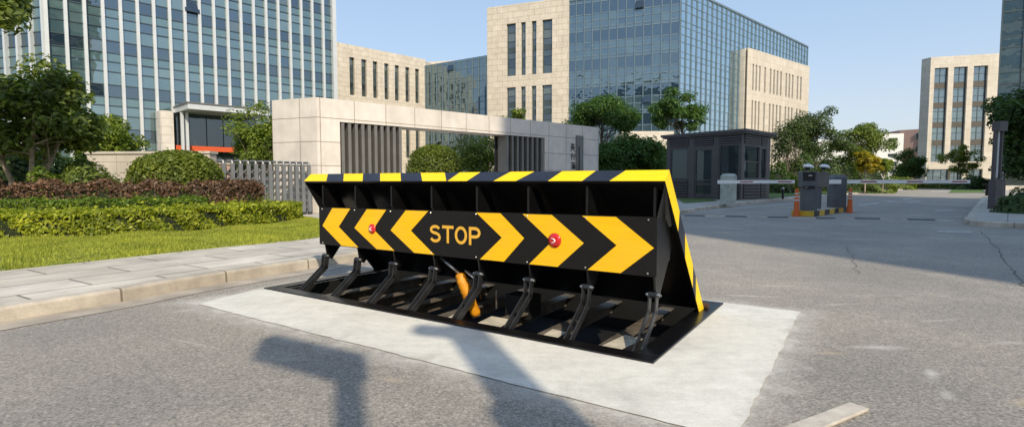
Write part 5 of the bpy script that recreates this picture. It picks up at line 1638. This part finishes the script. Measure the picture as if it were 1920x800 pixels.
# ticket machine
q = ipt(1512, 394.5)
tm_ = thing('ticket_machine', q, 'dark grey ticket machine with black display, dome camera on top, front of the island', 'ticket machine')
Yq = q.y; px = Yq / 1000
R_ = Matrix.Rotation(-.15, 3, 'Z')
mb = MB(); mb.box((q.x + .06, q.y, hI + .38), (.40, .36, .76), M['grey'], -.15); mb.build('cabinet', tm_, bevel=.01)
ztop = H + .0185 * Yq
mb = MB(); mb.box((q.x + .01, q.y, (hI + .765 + ztop) / 2), (.46, .40, ztop - hI - .765), M['grey'], -.15); hd = mb.build('head', tm_, bevel=.012)
mb = MB(); f_ = R_ @ Vector((0, -1, 0)); c_ = Vector((q.x - .03, q.y, 0)) + f_ * .205
mb.box((c_.x, c_.y, ztop - .16), (.36, .02, .26), M['dark'], -.15); dsp = mb.build('display', hd)
mb = MB(); mb.box((c_.x + .03, c_.y - .013, ztop - .13), (.10, .006, .022), M['white'], -.15); mb.build('status_text', dsp)
mb = MB(); mb.box((c_.x, c_.y, ztop - .50), (.36, .03, .08), M['dark'], -.15)
for dx in (-.09, .08): mb.box((c_.x + dx, c_.y - .02, ztop - .50), (.09, .01, .04), M['alu'], -.15)
mb.build('card_slot', hd)


def dome_cam(parent, c, px):
    mb = MB(); mb.tube([(c.x, c.y, c.z - .17), (c.x, c.y, c.z - .02)], .03, M['slat'], 8); st = mb.build('camera_bracket', parent)
    mb = MB(); mb.lathe((c.x, c.y, c.z - .07), [(.05, 0), (.085, .03), (.09, .07)], M['dark'], 14); mb.build('lens_dome', st, smooth=True)
    mb = MB(); mb.lathe((c.x + .02, c.y - .02, c.z), [(.15, 0), (.165, .02), (.15, .06), (.09, .10), (.02, .115)], M['white'], 18, Matrix.Rotation(.18, 3, 'Y')); mb.build('camera_shell', st, smooth=True)


dome_cam(tm_, Vector((q.x - .02, q.y, H + .0255 * Yq)), px)
# sign post
q = ipt(1536, 391.5); Yq = q.y
sp_ = thing('display_post', q, 'grey steel post carrying a blank grey board and a dome camera, middle of the island', 'sign post')
mb = MB(); zb0, zb1 = H + (340 - 351) / 1000 * Yq, H + .0175 * Yq
mb.tube([(q.x, q.y, hI), (q.x, q.y, zb0 + .1)], .06, M['grey'], 10); mb.build('post', sp_)
mb = MB(); mb.box((q.x + .06, q.y - .02, (zb0 + zb1) / 2), (.40, .10, zb1 - zb0), M['slat'], -.1); mb.build('board', sp_, bevel=.01)
dome_cam(sp_, Vector((q.x + .10, q.y, H + .0255 * Yq)), px)
# boom with the long arm to the right
q = ipt(1568, 388.5); Yq = q.y
a0_ = D(1560, 340.5, Yq - .26); a1_ = D(1818, 340.5, Yq - .26 + 1.2)
boom('boom_barrier', 'dark grey boom barrier on the island, its white arm reaching right across the exit lane', q, (.47, .42), H + .0125 * Yq - hI, -.08, M['grey'], a0_, a1_)
# left boom on pale green post
q = G(1365, 383, .12); Yq = q.y
a0_ = D(1350, 341, Yq - .3); a1_ = D(1490, 340.5, Yq - 2.0)
_, ho = boom('boom_barrier', 'faded pale green boom barrier post before the guard booth, white arm pointing right', q, (.48, .46), H + .0145 * Yq - .12, .5, M['pale_green'], a0_, a1_)


def delineator(label, u, v, top):
    q = G(u, v); Yq = q.y; h = H + (340 - top) / 1000 * Yq
    t = thing('traffic_delineator', q, label, 'traffic cone', 'orange delineators at the island ends')
    mb = MB(); k = h
    mb.lathe((q.x, q.y, 0), [(.135, 0), (.135, .03), (.095, .04)], M['orange'], 14); mb.build('base', t)
    mb = MB(); mb.lathe((q.x, q.y, 0), [(.09, .035), (.08, .30 * k), (.072, .60 * k), (.06, .66 * k), (.055, .92 * k), (.065, .95 * k), (.045, k)], M['orange'], 14); mb.build('body', t, smooth=False)
    for z in (.56, .69, .80):
        mb = MB(); mb.lathe((q.x, q.y, 0), [(.078 if z < .6 else .064, z * k), (.078 if z < .6 else .064, z * k + .045)], M['refl'], 14); mb.build('reflective_band', t)
    return t


delineator('orange delineator with pale bands at the near left corner of the island', 1493, 405, 354)
delineator('orange delineator with pale bands at the right end of the island', 1593, 398.5, 353)
# small bollard light
q = G(1467.5, 373, .12)
bl = thing('bollard_light', q, 'short dark bollard light on the grass right of the guard booth', 'bollard')
mb = MB(); mb.tube([q, q + Vector((0, 0, .55))], .06, M['dark'], 10); mb.build('post', bl); mb = MB(); mb.lathe(q, [(.07, .55), (.075, .62), (.03, .66)], M['refl'], 10); mb.build('lamp_head', bl)
# rubber speed bump: dashed
sbm = thing('speed_bump', G(1550, 409), 'thin black and white rubber speed bump across the road before the island', 'speed bump')
pth = [(1283, 404.5), (1400, 406.5), (1478, 408), (1530, 409.5), (1600, 409.5), (1700, 411.5), (1806, 414)]
P = [G(u, v) for u, v in pth]
tot = []
for i in range(len(P) - 1):
    m_ = max(1, int((P[i + 1] - P[i]).length / .55))
    for k in range(m_): tot.append((P[i].lerp(P[i + 1], k / m_), P[i].lerp(P[i + 1], (k + 1) / m_)))
for k, (a, b) in enumerate(tot):
    d = (b - a).normalized(); n_ = Vector((-d.y, d.x, 0)); mb = MB(); mt = M['gutter'] if k % 2 else M['bump_dark']
    mb.extr([a - n_ * .12 + Vector((0, 0, -.003)), a + Vector((0, 0, .03)), a + n_ * .12 + Vector((0, 0, -.003))], d * (b - a).length, mt); mb.build('bump_segment', sbm)


# lamp pillars
def lamp_pillar(label, q, hbase, htop, wx, rz=0.0, zlow=.13):
    t = thing('lamp_pillar', q, label, 'street lamp', 'modern lamp pillars')
    mb = MB(); mb.box((q.x, q.y, q.z + hbase / 2), (wx, wx * .75, hbase), M['lamp_post'], rz); mb.build('base_box', t, bevel=.008)
    mb = MB()
    for dx in (-.36, .36):
        mb.box((q.x + dx * wx, q.y, (q.z + hbase + htop) / 2), (wx * .16, wx * .3, htop - hbase - q.z), M['lamp_post'], rz)
    mb.build('upright', t)
    mb = MB(); mb.box((q.x + wx * .05, q.y, (q.z + hbase + htop) / 2 - .1), (wx * .12, wx * .12, htop - hbase - q.z - .3), M['white'], rz); mb.build('light_tube', t)
    mb = MB(); mb.box((q.x + wx * .12, q.y, htop - .15), (wx * 1.12, wx * .8, .34), M['lamp_post'], rz); mb.build('cap', t)
    return t


q = G(1864.5, 391.5, .128); lamp_pillar('dark brown lamp pillar with two slim uprights on the right pavement', q, H + .0045 * q.y - .13, H + .11 * q.y, .32, .2)
q = G(1877, 377, .128); lamp_pillar('second lamp pillar further back, half hidden behind the first one', q, H + .000 * q.y - .13, H + .10 * q.y, .24, .2)
# dark bench against the building
q = G(1888, 368, .128)
bt = thing('bench', q, 'dark bench standing against the glass building beyond the lamp pillars', 'bench')
mb = MB(); mb.box((q.x + .3, q.y + 1.2, .9), (1.6, .5, .12), M['dark'], .2); mb.build('seat', bt)
for dx in (-.4, .4):
    mb = MB(); mb.box((q.x + .3 + dx, q.y + 1.2, .48), (.12, .4, .70), M['dark'], .2); mb.build('leg_frame', bt)

# ================================================================== things behind the photographer that throw the shadows seen on the road, plus a tower added to be reflected
c0 = Vector((3.77, 10.8, 0)) - Vector((-.309, .951, 0)) * 24
sbd = thing('shading_office_block', c0 + Vector((20, -15, 0)), 'tall stone office block beside the photographer, outside the frame, shading the right of the road', 'office building')
sx0, sy0 = c0.x, c0.y
ops = []
for i in range(12):
    for k in range(11): ops.append((2 + i * 4.3, 4.4 + i * 4.3, 2 + k * 4.4, 5.0 + k * 4.4))
p1_, p0_ = Vector((sx0, sy0, 0)), Vector((sx0 + 54, sy0, 0))
HS = 47
tvv = (p1_ - p0_).normalized()
mb = MB(); mb.prism([(sx0 + 9, sy0 - 24), (sx0 + 34, sy0 - 24), (sx0 + 34, sy0), (sx0, sy0)], 0, HS, M['stone_off']); mb.build('wall', sbd)
for k in range(10):
    mb = MB(); mb.box((sx0 + 17, sy0 + .1, 3 + k * 4.4), (31, .3, 2.6), M['gl_window']); mb.build('window_band', sbd)

rt_ = thing('finned_office_tower', (-60, -52, 0), 'glass tower with white fins behind the photographer, seen only as a reflection', 'office building')
mb = MB(); mb.prism([(-92, -72), (-36, -72), (-36, -52), (-92, -52)], 0, 40, M['gl_tower_dk']); mb.build('wall', rt_, uv=False)
fb0 = None
for k in range(22):
    if fb0 is None:
        mb = MB(); mb.box((-91.5, -51.8, 20), (.7, .5, 40), M['fin']); fb0 = mb.build('fin', rt_)
    else: copy_part(fb0, (k * 2.55, 0, 0))
for k in range(9):
    mb = MB(); mb.box((-64, -51.9, 4.2 * k + 3.6), (55.6, .2, .7), M['gl_tower_sp']); mb.build('spandrel_panel', rt_)
tanE = math.tan(EL); SD = Vector((-AZ.x, -AZ.y, 0))


def caster(u, v, Yb):
    """base point (at depth Yb) and height of a post whose shadow tip lies at pixel u,v"""
    g_ = G(u, v); k = (g_.y - Yb) / SD.y
    return g_ - SD * k, k * tanE


bq, ht = caster(652, 694, -1.6)
st = thing('sign_post', bq, 'slim post with a wide board behind the photographer, casting the T shaped shadow', 'sign post')
mb = MB(); mb.tube([(bq.x, bq.y, 0), (bq.x, bq.y, ht)], .075, M['grey'], 12); mb.build('post', st)
mb = MB(); mb.box((bq.x - .27, bq.y + .10, ht + .12), (.88, .12, .36), M['grey'], -.52); mb.build('board', st)
bq, ht = caster(865, 612, -1.6)
st = thing('lamp_pillar', bq, 'lamp pillar behind the photographer, known by its broad shadow over the concrete apron', 'street lamp')
mb = MB(); mb.box((bq.x, bq.y, 1.72), (.33, .26, 3.44), M['lamp_post'], -.3); mb.build('base_box', st)
mb = MB(); mb.box((bq.x, bq.y, (3.44 + ht) / 2 + .002), (.22, .2, ht - 3.44), M['lamp_post'], -.3); mb.build('upright', st)
mb = MB(); mb.box((bq.x - .22, bq.y, ht - .1), (.30, .14, .13), M['lamp_post'], -.3); mb.build('side_arm', st)
